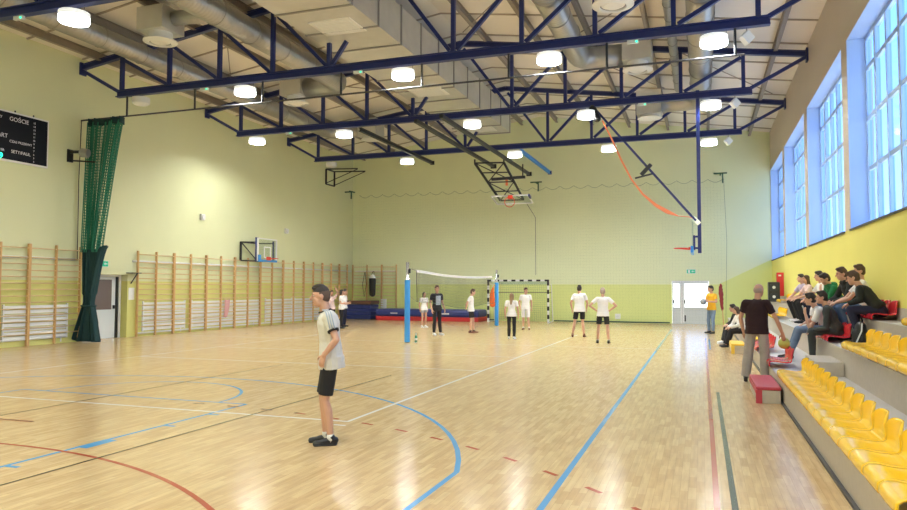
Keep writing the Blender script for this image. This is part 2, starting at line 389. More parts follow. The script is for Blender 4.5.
# ceiling: two pitched panels, purlins and ribs
def zc(x): return EAVE+(RIDGE-EAVE)*(1-abs(x-XC)/(XC-XL))
struct('ceiling', MB().prism([(XL, EAVE), (XC, RIDGE), (XR+.5, zc(XR+.5)), (XR+.5, zc(XR+.5)+.25), (XC, RIDGE+.25), (XL, EAVE+.25)], YF, YB+.4, 'Y'), 'ceiling')
for k, x in enumerate([XC+1.852*(j+.5) for j in range(-6, 6)]):
    struct('ceiling_beam', MB().ibeam((x, YF, zc(x)-.13), (x, YB, zc(x)-.13), .12, .24), 'purlin')
for y in range(3, 36, 2):
    mb = MB()
    for a, b in ((XL, XC), (XC, XR)): mb.bar((a, y+.3, zc(a)-.02), (b, y+.3, zc(b)-.02), .05, .04)
    struct('ceiling_rib', mb, 'rib')
for y0, d in ((12, 1), (18.2, -1), (24.2, 1)):
    mb = MB()
    for xa in (-14, -4.5, -.6): mb.cyl((xa, y0, zc(xa)-.12), (xa+3.2*d, y0+4.6, zc(xa+3.2*d)-.12), .018, n=6)
    struct('ceiling_brace', mb, 'purlin')

# ------------------------------------------------------------------ roof trusses
TY = [5.3, 11.3, 17.3, 23.4, 29.4]
def ztop(x): return 8.86+(10.42-8.86)*(1-abs(x-XC)/(XC-XL))
tnm = ['', 'nearest of the navy roof trusses, cut off at the top left corner', 'second nearest navy roof truss, from which the curtain rail hangs',
       'third navy roof truss, from which the long hoop mast hangs', 'farthest navy roof truss, nearest to the end wall']
T = thing('roof_truss', tnm[1], 'roof truss', (0, TY[1], 0), 0, 'navy steel roof trusses')
MB().ibeam((-17.4, 0, 7.85), (1.55, 0, 7.85), .17, .22, .03).build('bottom_chord', 'navy', T)
MB().ibeam((XL+.02, 0, ztop(XL)), (XC, 0, ztop(XC)), .14, .18, .025).build('top_chord', 'navy', T)
MB().ibeam((XC, 0, ztop(XC)), (XR-.02, 0, ztop(XR)), .14, .18, .025).build('top_chord', 'navy', T)
xs = [XC+1.852*k for k in range(-5, 6)]
for k in range(-5, 6):
    x = xs[k+5]; zt = ztop(x)-.09
    if k == 0: continue
    MB().bar((x, 0, 7.96), (x, 0, 8.62 if k == -1 else zt), .11, .11).build('post', 'navy', T)
    if abs(k) >= 2:
        x2 = xs[k+5-(1 if k > 0 else -1)]; sg = 1 if k < 0 else -1
        MB().bar((x+sg*.06, 0, zt-.08), (x2-sg*.1, 0, 8.0), .1, .1).build('diagonal', 'navy', T)
MB().bar((xs[4]+.1, 0, 8.0), (xs[4]+.55, 0, 8.62), .1, .1).build('diagonal', 'navy', T)
MB().bar((xs[6]-.1, 0, 8.0), (XC+.1, 0, ztop(XC)-.2), .1, .1).build('diagonal', 'navy', T)
MB().bar((XL+.06, 0, 8.74), (-17.35, 0, 7.93), .09, .1).build('end_brace', 'navy', T)
MB().bar((XR-.06, 0, 8.74), (1.5, 0, 7.93), .09, .1).build('end_brace', 'navy', T)
MB().b2((XL, -.12, 8.6), (XL+.06, .12, 9.0)).build('wall_bracket', 'navy', T); MB().b2((XR-.06, -.12, 8.6), (XR, .12, 9.0)).build('wall_bracket', 'navy', T)
for i in (2, 3, 4): dup(T, (0, TY[i], 0), label=tnm[i])

# ------------------------------------------------------------------ lamps
LX = [-12.6, -7.55, -3.55, .34]
def lampset():
    t = thing('ceiling_lamp', '', 'lamp', (0, 0, 0), 0, 'lit round lamps under the trusses')
    MB().cyl((0, 0, -.155), (0, 0, -.06), .31, .31, 28).build('lamp_shade', 'lamp_body', t)
    g = MB(); pf = [(.31, -.156), (.31, -.255), (.295, -.27), (.285, -.255), (.285, -.156)]
    for q in range(5): (ra, za), (rb_, zb_) = pf[q], pf[(q+1) % 5]; g.cyl((0, 0, za), (0, 0, zb_-(1e-4 if za == zb_ else 0)), ra, rb_, 28, cap=False)
    g.build('lens_rim', 'lamp_rim', t); MB().cyl((0, 0, -.172), (0, 0, -.160), .27, .28, 28).build('diffuser', 'lamp_glow', t)
    for s in (-1, 1): MB().cyl((s*.28, 0, -.07), (s*.28, 0, .18), .008, n=6).build('hanger', 'steel', t)
    return t
L0 = lampset(); first = True
names = {1: 'nearest', 2: 'second', 3: 'third', 4: 'farthest'}
side = ['left of the ducts', 'below the big square duct', 'right of the big square duct', 'nearest to the window wall']
for ti in (1, 2, 3, 4):
    for xi, x in enumerate(LX):
        if ti == 1 and xi: continue
        lab = 'lit round lamp under the %s truss, %s' % (names[ti], side[xi])
        if first: L0.location = (x, TY[ti], 7.67); L0['label'] = lab; first = False
        else: dup(L0, (x, TY[ti], 7.67), label=lab)
for ti, x in ((2, -16.45), (4, -16.5)):
    t = thing('unlit_lamp', 'unlit pale lamp at the left end of the %s truss' % names[ti], 'lamp', (x, TY[ti], 7.67))
    MB().cyl((0, 0, -.2), (0, 0, -.02), .26, .26, 24).build('lamp_shade', 'lamp_off', t); MB().cyl((0, 0, -.24), (0, 0, -.201), .2, .25, 24).build('diffuser', 'white', t)
    MB().cyl((0, 0, -.02), (0, 0, .1), .01, n=6).build('hanger', 'steel', t)
dup(L0, (-16.45, TY[3], 7.67), label='lit round lamp under the third truss, nearest to the left wall')
fr_ = {2: 'second', 3: 'third', 4: 'farthest'}
for ti in (2, 3, 4):
    t = thing('floodlight', 'small white square floodlight at the right end of the %s truss' % fr_[ti], 'floodlight', (1.05, TY[ti], 7.5), R(30), 'white floodlights')
    MB().box((0, 0, 0), (.24, .16, .24), rot=Matrix.Rotation(R(45), 3, 'Y')).build('housing', 'white', t, bevel=.01); MB().cyl((0, 0, .12), (0, 0, .25), .015, n=8).build('stem', 'steel', t)
for ti, x, wh in ((1, -14.2, 'nearest truss'), (2, -14.05, 'second truss, left part'), (2, -8.9, 'second truss, beside the big duct'), (2, -1.5, 'second truss, right part'), (3, -15.0, 'third truss, left part'), (3, -1.75, 'third truss, right part')):
    t = thing('emergency_light', 'small white emergency light with green dot under the '+wh, 'emergency light', (x, TY[ti], 7.66), 0, 'emergency lights')
    MB().b2((-.13, -.04, .0), (.13, .04, .08)).build('housing', 'lamp_off', t); MB().ell((.09, -.04, .03), (.024, .015, .024), n=8, k=6).build('indicator', 'led', t)

# ------------------------------------------------------------------ ducts
def spiral(name, label, pts, r, group='round galvanised ducts'):
    t = thing(name, label, 'duct', (0, 0, 0), 0, group)
    MB().tube(pts, r, 20).build('duct_body', 'galv', t, smooth=True)
    a, b = V(pts[0]), V(pts[1]); n = int((b-a).length/1.5)
    for i in range(1, n):
        p = a+(b-a)*i/n; MB().ring(p, r+.004, .016, 'Y', 24, 6).build('joint_ring', 'galvdark', t, smooth=True)
    return t
def elbow(x, y, z, r, d):  # turn from +Y to d*X
    return [(x, y-.9, z)]+[(x+d*(.6-.6*math.cos(R(q))), y-.6+.6*math.sin(R(q)), z) for q in (0, 20, 40, 60, 80, 90)]
spiral('round_duct', 'round spiral duct running nearest to the left wall', [(-16.1, 4.5, 8.87)]+elbow(-16.1, 28.6, 8.87, .3, 1)+[(-14.5, 28.6, 8.87)], .29)
spiral('round_duct', 'round spiral duct between left-hand duct and big square duct', [(-12.25, 4.5, 9.15)]+elbow(-12.25, 22.6, 9.15, .35, -1)+[(-13.74, 22.6, 9.15)], .36)
spiral('round_duct', 'round spiral duct just right of the big square duct', [(-3.6, 4.5, 9.12)]+elbow(-3.6, 22.6, 9.12, .36, 1)+[(-2.28, 22.6, 9.12)], .36)
spiral('round_duct', 'round spiral duct nearest to the windows', [(.05, 4.5, 8.74)]+elbow(.05, 27.6, 8.74, .36, -1)+[(-1.35, 27.6, 8.74)], .34)
t = thing('narrow_duct', 'narrow grey duct beside the round duct nearest the windows', 'duct')
MB().tube([(-.72, 4.5, 8.98), (-.72, 26.6, 8.98)], .13, 12).build('duct_body', 'galv', t, smooth=True)
for y in range(6, 26, 1): MB().ring((-.72, y+.4, 8.98), .132, .012, 'Y', 16, 5).build('joint_ring', 'galvdark', t)
def vent(x, y, label, zb=8.05, conn=None):
    t = thing('ceiling_diffuser', label, 'air diffuser', (x, y, zb), 0, 'round white air diffusers')
    MB().b2((-.44, -.44, .22), (.44, .44, .86)).build('plenum_box', 'galvbox', t)
    MB().cyl((0, 0, .0), (0, 0, .22), .33, .33, 28).build('collar', 'white', t)
    g = MB()
    prof = [(.46, 0), (.46, -.03), (.30, -.075), (.28, -.05), (.33, 0)]
    for q, (ra, za) in enumerate(prof):
        rb_, zb_ = prof[(q+1) % 5]; g.cyl((0, 0, za), (0, 0, zb_+1e-4), ra, rb_, 32, cap=False)
    g.build('outlet_plate', 'white', t); MB().cyl((0, 0, -.06), (0, 0, -.03), .2, .26, 24).build('outlet_cone', 'grille', t); MB().cyl((0, 0, -.028), (0, 0, -.005), .29, .29, 24).build('dark_throat', 'galvdark', t)
    if conn: MB().tube([V(c)-V((x, y, zb)) for c in conn], .2, 16).build('flexible_duct', 'galv', t, smooth=True)
vent(-14.2, 15.6, 'round white air diffuser at upper left, above the second truss', 8.62, conn=[(-13.74, 15.6, 9.2), (-13.3, 15.65, 9.22), (-12.65, 15.7, 9.18)])
vent(-14.2, 22.6, 'round white air diffuser between second and third trusses, left side', 8.62)
vent(-1.82, 22.6, 'round white air diffuser between second and third trusses, right side', 8.62)
vent(-1.78, 15.7, 'round white air diffuser cut off by the top edge', 8.05, conn=[(-2.22, 15.7, 8.6), (-2.8, 15.7, 8.75), (-3.3, 15.7, 9.0)])
t = thing('plenum_box', 'grey plenum box at the far end of the left duct', 'air box', (-14.02, 28.55, 8.5)); MB().b2((-.45, -.45, 0), (.45, .45, .8)).build('casing', 'galvbox', t); MB().cyl((0,0,-.1), (0,0,0), .45, .35, 24).build('outlet_plate', 'white', t)
t = thing('plenum_box', 'grey plenum box at the far end of the windows-side duct', 'air box', (-1.8, 27.6, 8.3)); MB().b2((-.45, -.45, 0), (.45, .45, .9)).build('casing', 'galvbox', t); MB().cyl((0,0,-.1), (0,0,0), .45, .35, 24).build('outlet_plate', 'white', t)
t = thing('square_duct', 'big square galvanised duct running along the middle of the roof', 'duct')
DX0, DX1, DZ0, DZ1 = -10.12, -7.97, 8.65, 9.75
MB().b2((DX0, 4, DZ0), (DX1, 30.3, DZ1)).build('duct_body', 'galvbox', t)
for y in [4.6+1.5*i for i in range(18)]:
    g = MB(); e = .03
    g.b2((DX0-e, y-.03, DZ0-e), (DX1+e, y+.03, DZ0)); g.b2((DX0-e, y-.03, DZ1), (DX1+e, y+.03, DZ1+e)); g.b2((DX0-e, y-.03, DZ0), (DX0, y+.03, DZ1)); g.b2((DX1, y-.03, DZ0), (DX1+e, y+.03, DZ1))
    g.build('flange', 'galvdark', t)
for y in (9.8, 16.3, 22.9, 29.1):
    g = MB(); g.b2((-9.6, y-.5, DZ0-.03), (-8.4, y+.5, DZ0-.002)); gr = g.build('grille', 'grille', t)
    g = MB()
    for k in range(9): g.b2((-9.52, y-.42+.1*k, DZ0-.045), (-8.48, y-.39+.1*k, DZ0-.031))
    g.build('louvre', 'white', gr)

# ------------------------------------------------------------------ curtain rail and green divider curtain
t = thing('curtain_rail', 'thin dark rail crossing the hall below the second truss', 'curtain rail', (0, 17.3, 0))
MB().cyl((XL+.02, 0, 7.12), (1.0, 0, 7.12), .026, n=8).build('rail', 'railsteel', t)
for x in (-17.0, -14.4, -12.0, -9.43, -7.0, -4.6, -2.12, .8): MB().cyl((x, 0, 7.12), (x, 0, 7.74), .03, n=8).build('hanger_rod', 'darksteel', t)
t = thing('divider_curtain', 'gathered green net curtain with dark lower cloth, tied beside the left wall', 'curtain', (-17.95, 17.3, 0))
def pleat(z, u, xa, xb, amp, n):
    x = xa+(xb-xa)*u; return V((x+.04*math.sin(u*n*4.1), amp*math.sin(u*n*2*PI)*(.6+.4*math.sin(u*9)), z))
def lerp(a, b, q): return a+(b-a)*q
def netf(u, v):
    z = lerp(7.0, 2.85, v); q = v
    return pleat(z, u, lerp(-.65, -.72, q), lerp(.78, -.02, q**.9), .16, 7)
nb = MB().grid(netf, 84, 46); o = nb.build('net', 'greencord', t)
wf = o.modifiers.new('w', 'WIREFRAME'); wf.thickness = .026; wf.use_replace = True; wf.use_even_offset = False
def clf(u, v):
    z = lerp(2.92, 0.02, v)
    if v < .58: q = v/.58; xa, xb = lerp(-.72, -.6, q), lerp(.32, -.24, q**.62); top = .14*(u**2)*(1-q)
    else:
        q = (v-.58)/.42; xa, xb = lerp(-.60, -1.12, q**.9), lerp(-.24, .12, q**.9); top = 0
    p = pleat(z, u, xa, xb, .13 if v < .5 else .09+.12*max(0, v-.55), 6); p.z += top; return p
o = MB().grid(clf, 110, 40).build('lower_cloth', 'greencloth', t, smooth=True); so = o.modifiers.new('s', 'SOLIDIFY'); so.thickness = .012
o = MB().grid(lambda u, v: pleat(lerp(7.12, 6.9, v), u, -.62, .82, .17, 7), 84, 3).build('header_band', 'greencloth', t, smooth=True); o.modifiers.new('s', 'SOLIDIFY').thickness = .01
MB().ring((-.41, 0, 1.15), .21, .03, 'Z', 20, 6).build('tie', 'greencloth', t)
MB().tube([(-.85, -.05, 7.1), (-.9, -.05, 5.2), (-.88, -.05, 2.6)], .012, 6).build('pull_rope', 'darksteel', t)

# ------------------------------------------------------------------ left wall fittings
t = thing('scoreboard', 'black electronic scoreboard with white lettering and green digits on the left wall', 'scoreboard', (XL, 16.05, 6.08))
MB().b2((0, -3.6, -.72), (.09, 0, .74)).build('casing', 'white', t); 
MB().b2((.0905, -3.55, -.67), (.10, -.05, .69)).build('screen', 'screen', t)
def text(s, y, z, size, m='text', parent=t, x=.102):
    cu = bpy.data.curves.new('lettering', 'FONT'); cu.body = s; cu.size = size; cu.align_x = 'CENTER'; cu.align_y = 'CENTER'; cu.extrude = .002
    o = bpy.data.objects.new('lettering', cu); C.objects.link(o); o.parent = parent; o.location = (x, y, z); o.rotation_euler = (R(90), 0, R(90)); cu.materials.append(M[m]); return o
text('GOŚCIE', -1.0, .52, .17); text('SZY', -1.62, .52, .1); text('KWART', -1.65, -.0, .17); text('CZAS PRZERWY', -.93, -.13, .10); text('SETY/FAUL', -.92, -.42, .13); text('BR', -1.5, -.42, .1); text('59', -1.6, -.6, .24, 'led')
for k in range(12): text(str(15-k), -.50, .55-.105*k, .075)
for y in (-.5, -1.1): MB().cyl((.05, y, .74), (.05, y, .80), .02, n=8).build('fixing', 'darksteel', t)
t = thing('wall_bracket', 'black wall bracket with grey motor beside top of the green curtain', 'bracket', (XL, 16.9, 5.95))
MB().b2((0, -.1, -.25), (.05, .1, .15)).build('plate', 'black', t); MB().cyl((.05, 0, .08), (.55, .05, .05), .05, n=10).build('arm', 'darksteel', t); MB().cyl((.5, -.02, .02), (.72, .05, .0), .14, n=14).build('motor', 'galv', t); MB().cyl((.05, 0, -.2), (.95, .1, -.28), .025, n=8).build('arm', 'black', t)
for (y, z, lab) in ((23.2, 4.55, 'small white wall speaker above the left wall bars'), (29.26, 4.45, 'small white wall siren right of the folding hoop')):
    t = thing('wall_speaker', lab, 'speaker', (XL, y, z)); MB().b2((0, -.12, -.12), (.1, .12, .12)).build('housing', 'white', t, bevel=.015); MB().cyl((.1, 0, 0), (.13, 0, 0), .09, n=16).build('cone', 'lamp_off', t)
def exit_sign(loc, rz, label):
    t = thing('exit_sign', label, 'exit sign', loc, rz)
    MB().b2((-.22, -.05, -.11), (.22, 0, .11)).build('housing', 'white', t); MB().b2((-.2, -.056, -.09), (.2, -.0505, .09)).build('panel', 'signgreen', t)
    g = MB(); g.b2((.05, -.062, -.015), (.16, -.057, .015)); g.prism([(.02, 0), (.07, .05), (.07, -.05)], -.062, -.057, 'Y'); g.b2((-.14, -.062, -.07), (-.05, -.057, .07)); g.build('arrow', 'white', t)
exit_sign((-.49, YB, 2.55), 0, 'green exit sign above the glazed end-wall door'); exit_sign((XL, 18.3, 2.52), R(90), 'green exit sign above the left-wall door')
t = thing('wall_shelf', 'small dark wall bracket between the left door and wall bars', 'bracket', (XL, 19.55, 2.22)); MB().b2((0, -.2, 0), (.3, .2, .03)).build('top', 'darksteel', t); MB().bar((.02, 0, -.35), (.3, 0, 0), .03, .03).build('strut', 'darksteel', t)
# left door
d = bpy.data.objects.new('door_1', None); C.objects.link(d); d['kind'] = 'structure'; X = XL-.36
MB().b2((X, 17.75, 0), (X+.06, 19.19, 2.1)).build('leaf', 'doorleaf', d); MB().b2((X+.0605, 17.95, .98), (X+.066, 19.02, 2.0)).build('pane', 'darkglass', d)
MB().b2((X-.03, 19.20, 0), (X+.08, 19.30, 2.1)).build('side_gap', 'black', d); fr = MB(); fr.b2((X-.03, 19.31, 0), (X+.1, 19.40, 2.16)); fr.b2((X-.03, 17.56, 2.11), (X+.1, 19.31, 2.16)); fr.build('door_frame', 'white', d)
MB().b2((X+.06, 19.08, 1.0), (X+.12, 19.15, 1.12)).build('handle', 'darksteel', d)
# end door
d = bpy.data.objects.new('door_2', None); C.objects.link(d); d['kind'] = 'structure'
g = MB(); Y = YB+.02
for (a, b) in ((-1.38, -.98), (-.86, .30)):
    g.b2((a, Y, 0), (a+.06, Y+.08, 2.06)); g.b2((b-.06, Y, 0), (b, Y+.08, 2.06)); g.b2((a+.06, Y, 1.96), (b-.06, Y+.08, 2.06)); g.b2((a+.06, Y, .72), (b-.06, Y+.08, .80)); g.b2((a+.06, Y, 0), (b-.06, Y+.08, .08))
    MB().b2((a+.06, Y+.02, .08), (b-.06, Y+.06, .72)).build('lower_panel', 'doorleaf', d); MB().b2((a+.06, Y+.035, .80), (b-.06, Y+.045, 1.96)).build('pane', 'doorglass', d)
g.build('leaf_frame', 'doorleaf', d)
g = MB(); g.b2((-1.40, YB, 2.062), (.32, YB+.12, 2.10)); g.b2((-.975, Y, 0), (-.865, Y+.09, 2.06)); g.build('door_frame', 'lamp_off', d)
for x in (-.80, -1.32): MB().b2((x-.03, YB-.06, 1.0), (x+.03, YB+.015, 1.16)).build('handle', 'darksteel', d)
MB().b2((-.82, YB-.01, .12), (-.76, YB+.015, .42)).build('kick_bolt', 'darksteel', d)
MB().cyl((-.75, YB-.02, 1.08), (.25, YB-.02, 1.08), .015, n=8).build('push_bar', 'steel', d)

# wall bars
def bars_unit(label, nb, group='wooden wall bars'):
    t = thing('wall_bars', label, 'wall bars', (0, 0, 0), 0, group)
    P = .92
    for k in range(nb+1):
        a = MB(); yo = .021 if k == 0 else (-.021 if k == nb else 0)
        a.b2((.045, k*P+yo-.019, 0), (.135, k*P+yo+.019, 3.03)); a.build('upright', 'wood', t, bevel=.004)
    zs = [.34+.19*i for i in range(13)]+[2.90]
    for i, z in enumerate(zs):
        xr = .11 if i == 13 else .085
        MB().cyl((xr, .02, z), (xr, nb*P-.02, z), .017, n=8).build('rung', 'woodpale', t, smooth=True)
    return t
B2 = bars_unit('', 2); B1 = bars_unit('', 1)
B2.location = (XL, 13.68, 0); B2['label'] = 'wooden wall bars at left edge, below the scoreboard'
def place(src, loc, rz, lab, st=[0]):
    if src is B1 and st[0] == 0: st[0] = 1; B1.location = loc; B1.rotation_euler = (0, 0, rz); B1['label'] = lab
    else: dup(src, loc, rz, lab)
place(B2, (XL, 15.52, 0), 0, 'wooden wall bars just left of the green curtain')
for k in range(8): place(B2, (XL, 19.76+1.84*k, 0), 0, 'wooden wall bars on left wall, %s double unit right of the door' % ORD[k+1])
place(B1, (XL, 34.48, 0), 0, 'narrow wooden wall bars on left wall, next to the far corner')
place(B2, (XL+2.03, YB, 0), R(90)+0, 'wooden wall bars on end wall, behind the mat stack in the corner') if False else None
e1 = dup(B2, (-16.98, YB, 0), R(-90), 'wooden wall bars on end wall, nearest the far left corner')
e1.location = (-18.84, YB, 0)
e2 = dup(B1, (-17.0, YB, 0), R(-90), 'narrow wooden wall bars on end wall, right of the black bag')
for e, n in ((e1, 2), (e2, 1)):  # unit runs along +Y locally; on the end wall it runs along +X
    e.rotation_euler = (0, 0, R(-90))
# radiators and heating pipes
def radiator(x, y0, y1, label):
    t = thing('radiator', label, 'radiator', (x, y0, 0), 0, 'white ribbed radiators'); n = y1-y0
    g = MB()
    for k in range(8): g.b2((.0, 0.03, .2+.128*k), (.045, n-.03, .2+.128*k+.1))
    g.build('panel', 'white', t)
    for yy in (0, n-.05): MB().b2((.0, yy, .17), (.05, yy+.05, 1.24)).build('end_pipe', 'white', t)
    MB().cyl((.022, n*.9, .05), (.022, n*.9, .2), .02, n=8).build('feed_pipe', 'white', t)
radiator(XL+.012, 14.75, 16.95, 'white radiator behind wall bars below the scoreboard')
for (a, b, l) in ((20.1, 22.3, 'nearest the left door'), (22.65, 27.2, 'behind the pink towel, longest of all'), (27.6, 29.85, 'below the folding hoop'), (30.05, 32.4, 'nearest the far corner')):
    radiator(XL+.012, a, b, 'white radiator behind the left wall bars, '+l)
t = thing('radiator', 'white ribbed radiator right of the mat stack at end wall', 'radiator', (-16.75, YB-.3, 0), 0, 'white ribbed radiators')
g = MB()
for k in range(8): g.b2((-.17, -.06, .1+.13*k), (.17, .0, .1+.13*k+.09))
g.build('panel', 'white', t); MB().b2((-.05, 0, .1), (.05, .2, 1.1)).build('mount', 'white', t)
for z, y0, y1, lab in ((2.62, 13.5, 17.2, 'white heating pipe high behind wall bars left of the curtain'), (2.66, 19.6, 35.9, 'white heating pipe high behind wall bars right of the door'),
                       (.2, 13.5, 16.9, 'white heating pipe near floor left of the curtain'), (.12, 19.9, 35.9, 'white heating pipe near floor right of the door')):
    t = thing('heating_pipe', lab, 'pipe', (XL+.04, 0, z), 0, 'white heating pipes'); MB().cyl((0, y0, 0), (0, y1, 0), .038 if z > 1 else .03, n=10).build('pipe', 'white', t, smooth=True)
    for k in range(3): yy = y0+(y1-y0)*(k+.5)/3; MB().b2((-.04, yy-.02, -.02), (-.0, yy+.02, .02)).build('clip', 'lamp_off', t)
t = thing('pipe', 'white heating pipe behind wall bars on the end wall', 'pipe', (0, YB-.04, 2.66)); t.name = 'heating_pipe'; MB().cyl((-18.7, 0, 0), (-16.2, 0, 0), .035, n=10).build('pipe', 'white', t)
o = MB().grid(lambda u, v: V((.16+.035*math.sin(v*3)-.05*v, -.17+.34*u*(1-.35*v), .0+.0*u-.72*v+.02*math.sin(9*u))), 8, 12).build('towel', 'pink', None, smooth=True)
o.location = (XL, 24.72, 1.22); tag(o, 'pink towel hanging on the left wall bars', 'towel'); o.modifiers.new('s', 'SOLIDIFY').thickness = .02
t = thing('plastic_bag', 'white notice sheet on left wall beside first wall bars', 'notice', (XL, 19.6, 1.6)); t.name = 'paper_notice'
MB().b2((0, -.13, -.3), (.01, .13, .12)).build('sheet', 'tape', t)

# folding hoop on the left wall (folded out along the wall)
t = thing('folding_hoop', 'folding basketball hoop on black frame above the left wall bars', 'basketball hoop', (XL, 27.2, 0))
g = MB()
for y in (-1.55, -.35): g.bar((.1, y, 2.88), (.1, y, 3.72), .07, .07)
for z in (2.9, 3.7):
    g.bar((.1, -1.55, z), (.1, -.35, z), .05, .05); g.bar((.1, -.35, z), (.74, -.12, z), .05, .05); g.bar((.1, -1.52, z), (.74, -1.30, z), .045, .045)
g.bar((.1, -1.5, 3.68), (.1, -.4, 2.95), .035, .035)
g.build('folding_frame', 'black', t)
MB().bar((.78, -1.36, 2.86), (.78, -1.36, 3.9), .09, .12).build('mast', 'navy', t); MB().bar((.78, -.12, 2.95), (.78, -.12, 3.8), .06, .06).build('mast', 'navy', t)
B0, B1_ = -1.40, .0
MB().b2((.84, B0, 2.9), (.86, B1_, 3.86)).build('backboard', 'clearboard', t)
g = MB()
for y in (B0, B1_): g.bar((.86, y, 2.88), (.86, y, 3.88), .05, .07)
g.bar((.86, B0, 3.86), (.86, B1_, 3.86), .05, .05)
for y in (-.93, -.47): g.bar((.87, y, 3.05), (.87, y, 3.5), .02, .05)
for z in (3.05, 3.5): g.bar((.87, -.93, z), (.87, -.47, z), .02, .05)
g.build('board_frame', 'white', t)
g = MB(); g.bar((.87, B0-.02, 2.9), (.87, B1_, 2.9), .08, .09); g.b2((.83, B0-.02, 2.85), (.92, B0+.16, 3.15)); g.build('board_pad', 'blue', t)
g = MB(); g.ring((1.15, -.68, 3.0), .225, .014, 'Z', 24, 6); g.b2((.88, -.80, 2.93), (.96, -.56, 3.08)); g.build('rim', 'rimred', t)
# black folded frame high in the far corner
t = thing('wall_frame', 'black tubular wall frame high in the far left corner', 'wall frame', (XL, 33.0, 0))
g = MB()
for y in (0, .9): g.bar((.05, y, 7.25), (.05, y, 8.05), .07, .07)
for z in (7.25, 8.05): g.bar((.05, 0, z), (.05, .9, z), .06, .06)
for y in (0, .9): g.bar((.05, y, 8.05), (1.3, y+1.2, 8.2), .06, .06); g.bar((.05, y, 7.3), (1.3, y+1.2, 8.18), .04, .04)
g.build('frame', 'black', t)

# ------------------------------------------------------------------ end wall fittings
NX0, NX1 = -18.4, 1.05
def scal(u): return 7.0-.16*abs(math.sin(u*27*PI))
t = thing('ball_net', 'fine dark green ball stop net hanging on the end wall', 'net', (0, YB-.13, 0))
o = MB().grid(lambda u, v: V((lerp(NX0, NX1, u), -.02*math.sin(u*60), lerp(scal(u) if v == 0 else 6.75, .03, v))), 130, 44).build('net_mesh', 'navynet', t)
wf = o.modifiers.new('w', 'WIREFRAME'); wf.thickness = .002; wf.use_even_offset = False
MB().tube([(lerp(NX0, NX1, i/270), 0, scal(i/270)) for i in range(271)], .007, 5).build('top_rope', 'navynet', t)
MB().tube([(-16.2, -.02, .05), (-10.4, -.02, .05)], .03, 6).build('bottom_hem', 'greencloth', t); MB().tube([(-7.2, -.02, .05), (-1.5, -.02, .05)], .035, 6).build('bottom_hem', 'greencloth', t)
MB().tube([(NX1, 0, 7.0), (NX1+.1, 0, 4), (NX1, 0, .05)], .007, 5).build('side_rope', 'navynet', t)
for x, lab in ((-8.05, 'dark green net bracket on end wall beside the raised hoop'), (.9, 'dark green net bracket at the right end of the ball net')):
    t = thing('net_bracket', lab, 'bracket', (x, YB, 7.2)); MB().bar((0, 0, 0), (0, -.5, 0), .06, .06).build('arm', 'navynet', t); MB().bar((-.3, -.45, .02), (.3, -.45, .02), .07, .06).build('cross_arm', 'navynet', t); MB().bar((.1, -.4, .0), (.1, -.4, -.45), .06, .06).build('drop_arm', 'navynet', t)
t = thing('net_bracket', 'dark green net bracket on the left wall near the corner', 'bracket', (XL, 35.2, 7.1)); MB().bar((0, 0, 0), (.5, 0, 0), .06, .06).build('arm', 'navynet', t); MB().bar((.45, -.3, 0), (.45, .3, 0), .06, .06).build('cross_arm', 'navynet', t); MB().bar((.4, 0, 0), (.4, 0, -.4), .06, .06).build('drop_arm', 'navynet', t)
# handball goal
t = thing('handball_goal', 'black and white striped handball goal at the end wall', 'goal', (-8.7, 34.4, 0))
def striped(name, g, first):
    o = g.build(name, 'white', t); o.data.materials.append(M['black'])
    for p in o.data.polygons: p.material_index = (p.index//6+first) % 2
    return o
for s in (-1, 1):
    g = MB()
    for k in range(10): g.b2((s*1.54-.045, -.045, .206*k), (s*1.54+.045, .045, .206*(k+1)))
    striped('post', g, 0); MB().tube([(s*1.54, .04, 1.95), (s*1.54, .8, 1.9), (s*1.54, 1.15, .04), (s*1.54, .05, .03)], .022, 8).build('back_stay', 'lamp_off', t)
g = MB()
for k in range(15): g.b2((-1.585+.2113*k, -.045, 2.06), (-1.585+.2113*(k+1), .045, 2.15))
striped('crossbar', g, 1)
def gn(u, v):
    s = v*3
    if s < 1: p = lerp(V((0, .05, 2.06)), V((0, .8, 1.9)), s)
    else: p = lerp(V((0, .8, 1.9)), V((0, 1.15, .04)), (s-1)/2)
    return V((lerp(-1.5, 1.5, u), p.y+.05*math.sin(u*20), p.z))
o = MB().grid(gn, 26, 26).build('goal_net', 'greencord', t); wf = o.modifiers.new('w', 'WIREFRAME'); wf.thickness = .007; wf.use_even_offset = False
MB().tube([(-1.54, .8, 1.5), (1.54, .8, 1.5)], .016, 6).build('net_bar', 'darksteel', t)
# crash mats
for x0, x1, lab in ((-16.5, -13.72, 'blue and red crash mat lying behind the nearer net post'), (-13.6, -10.75, 'blue and red crash mat lying behind the black-shirted boy')):
    t = thing('crash_mat', lab, 'crash mat', (0, 0, 0), 0, 'blue and red crash mats')
    MB().b2((x0, 34.3, 0), (x1, 35.9, .22)).build('lower_layer', 'matred', t, bevel=.03); MB().b2((x0-.02, 34.25, .222), (x1+.02, 35.92, .60)).build('upper_layer', 'matblue', t, bevel=.12)
    MB().b2((x0+.9, 34.244, .36), (x0+1.3, 34.2495, .42)).build('printed_mark', 'tape', t)
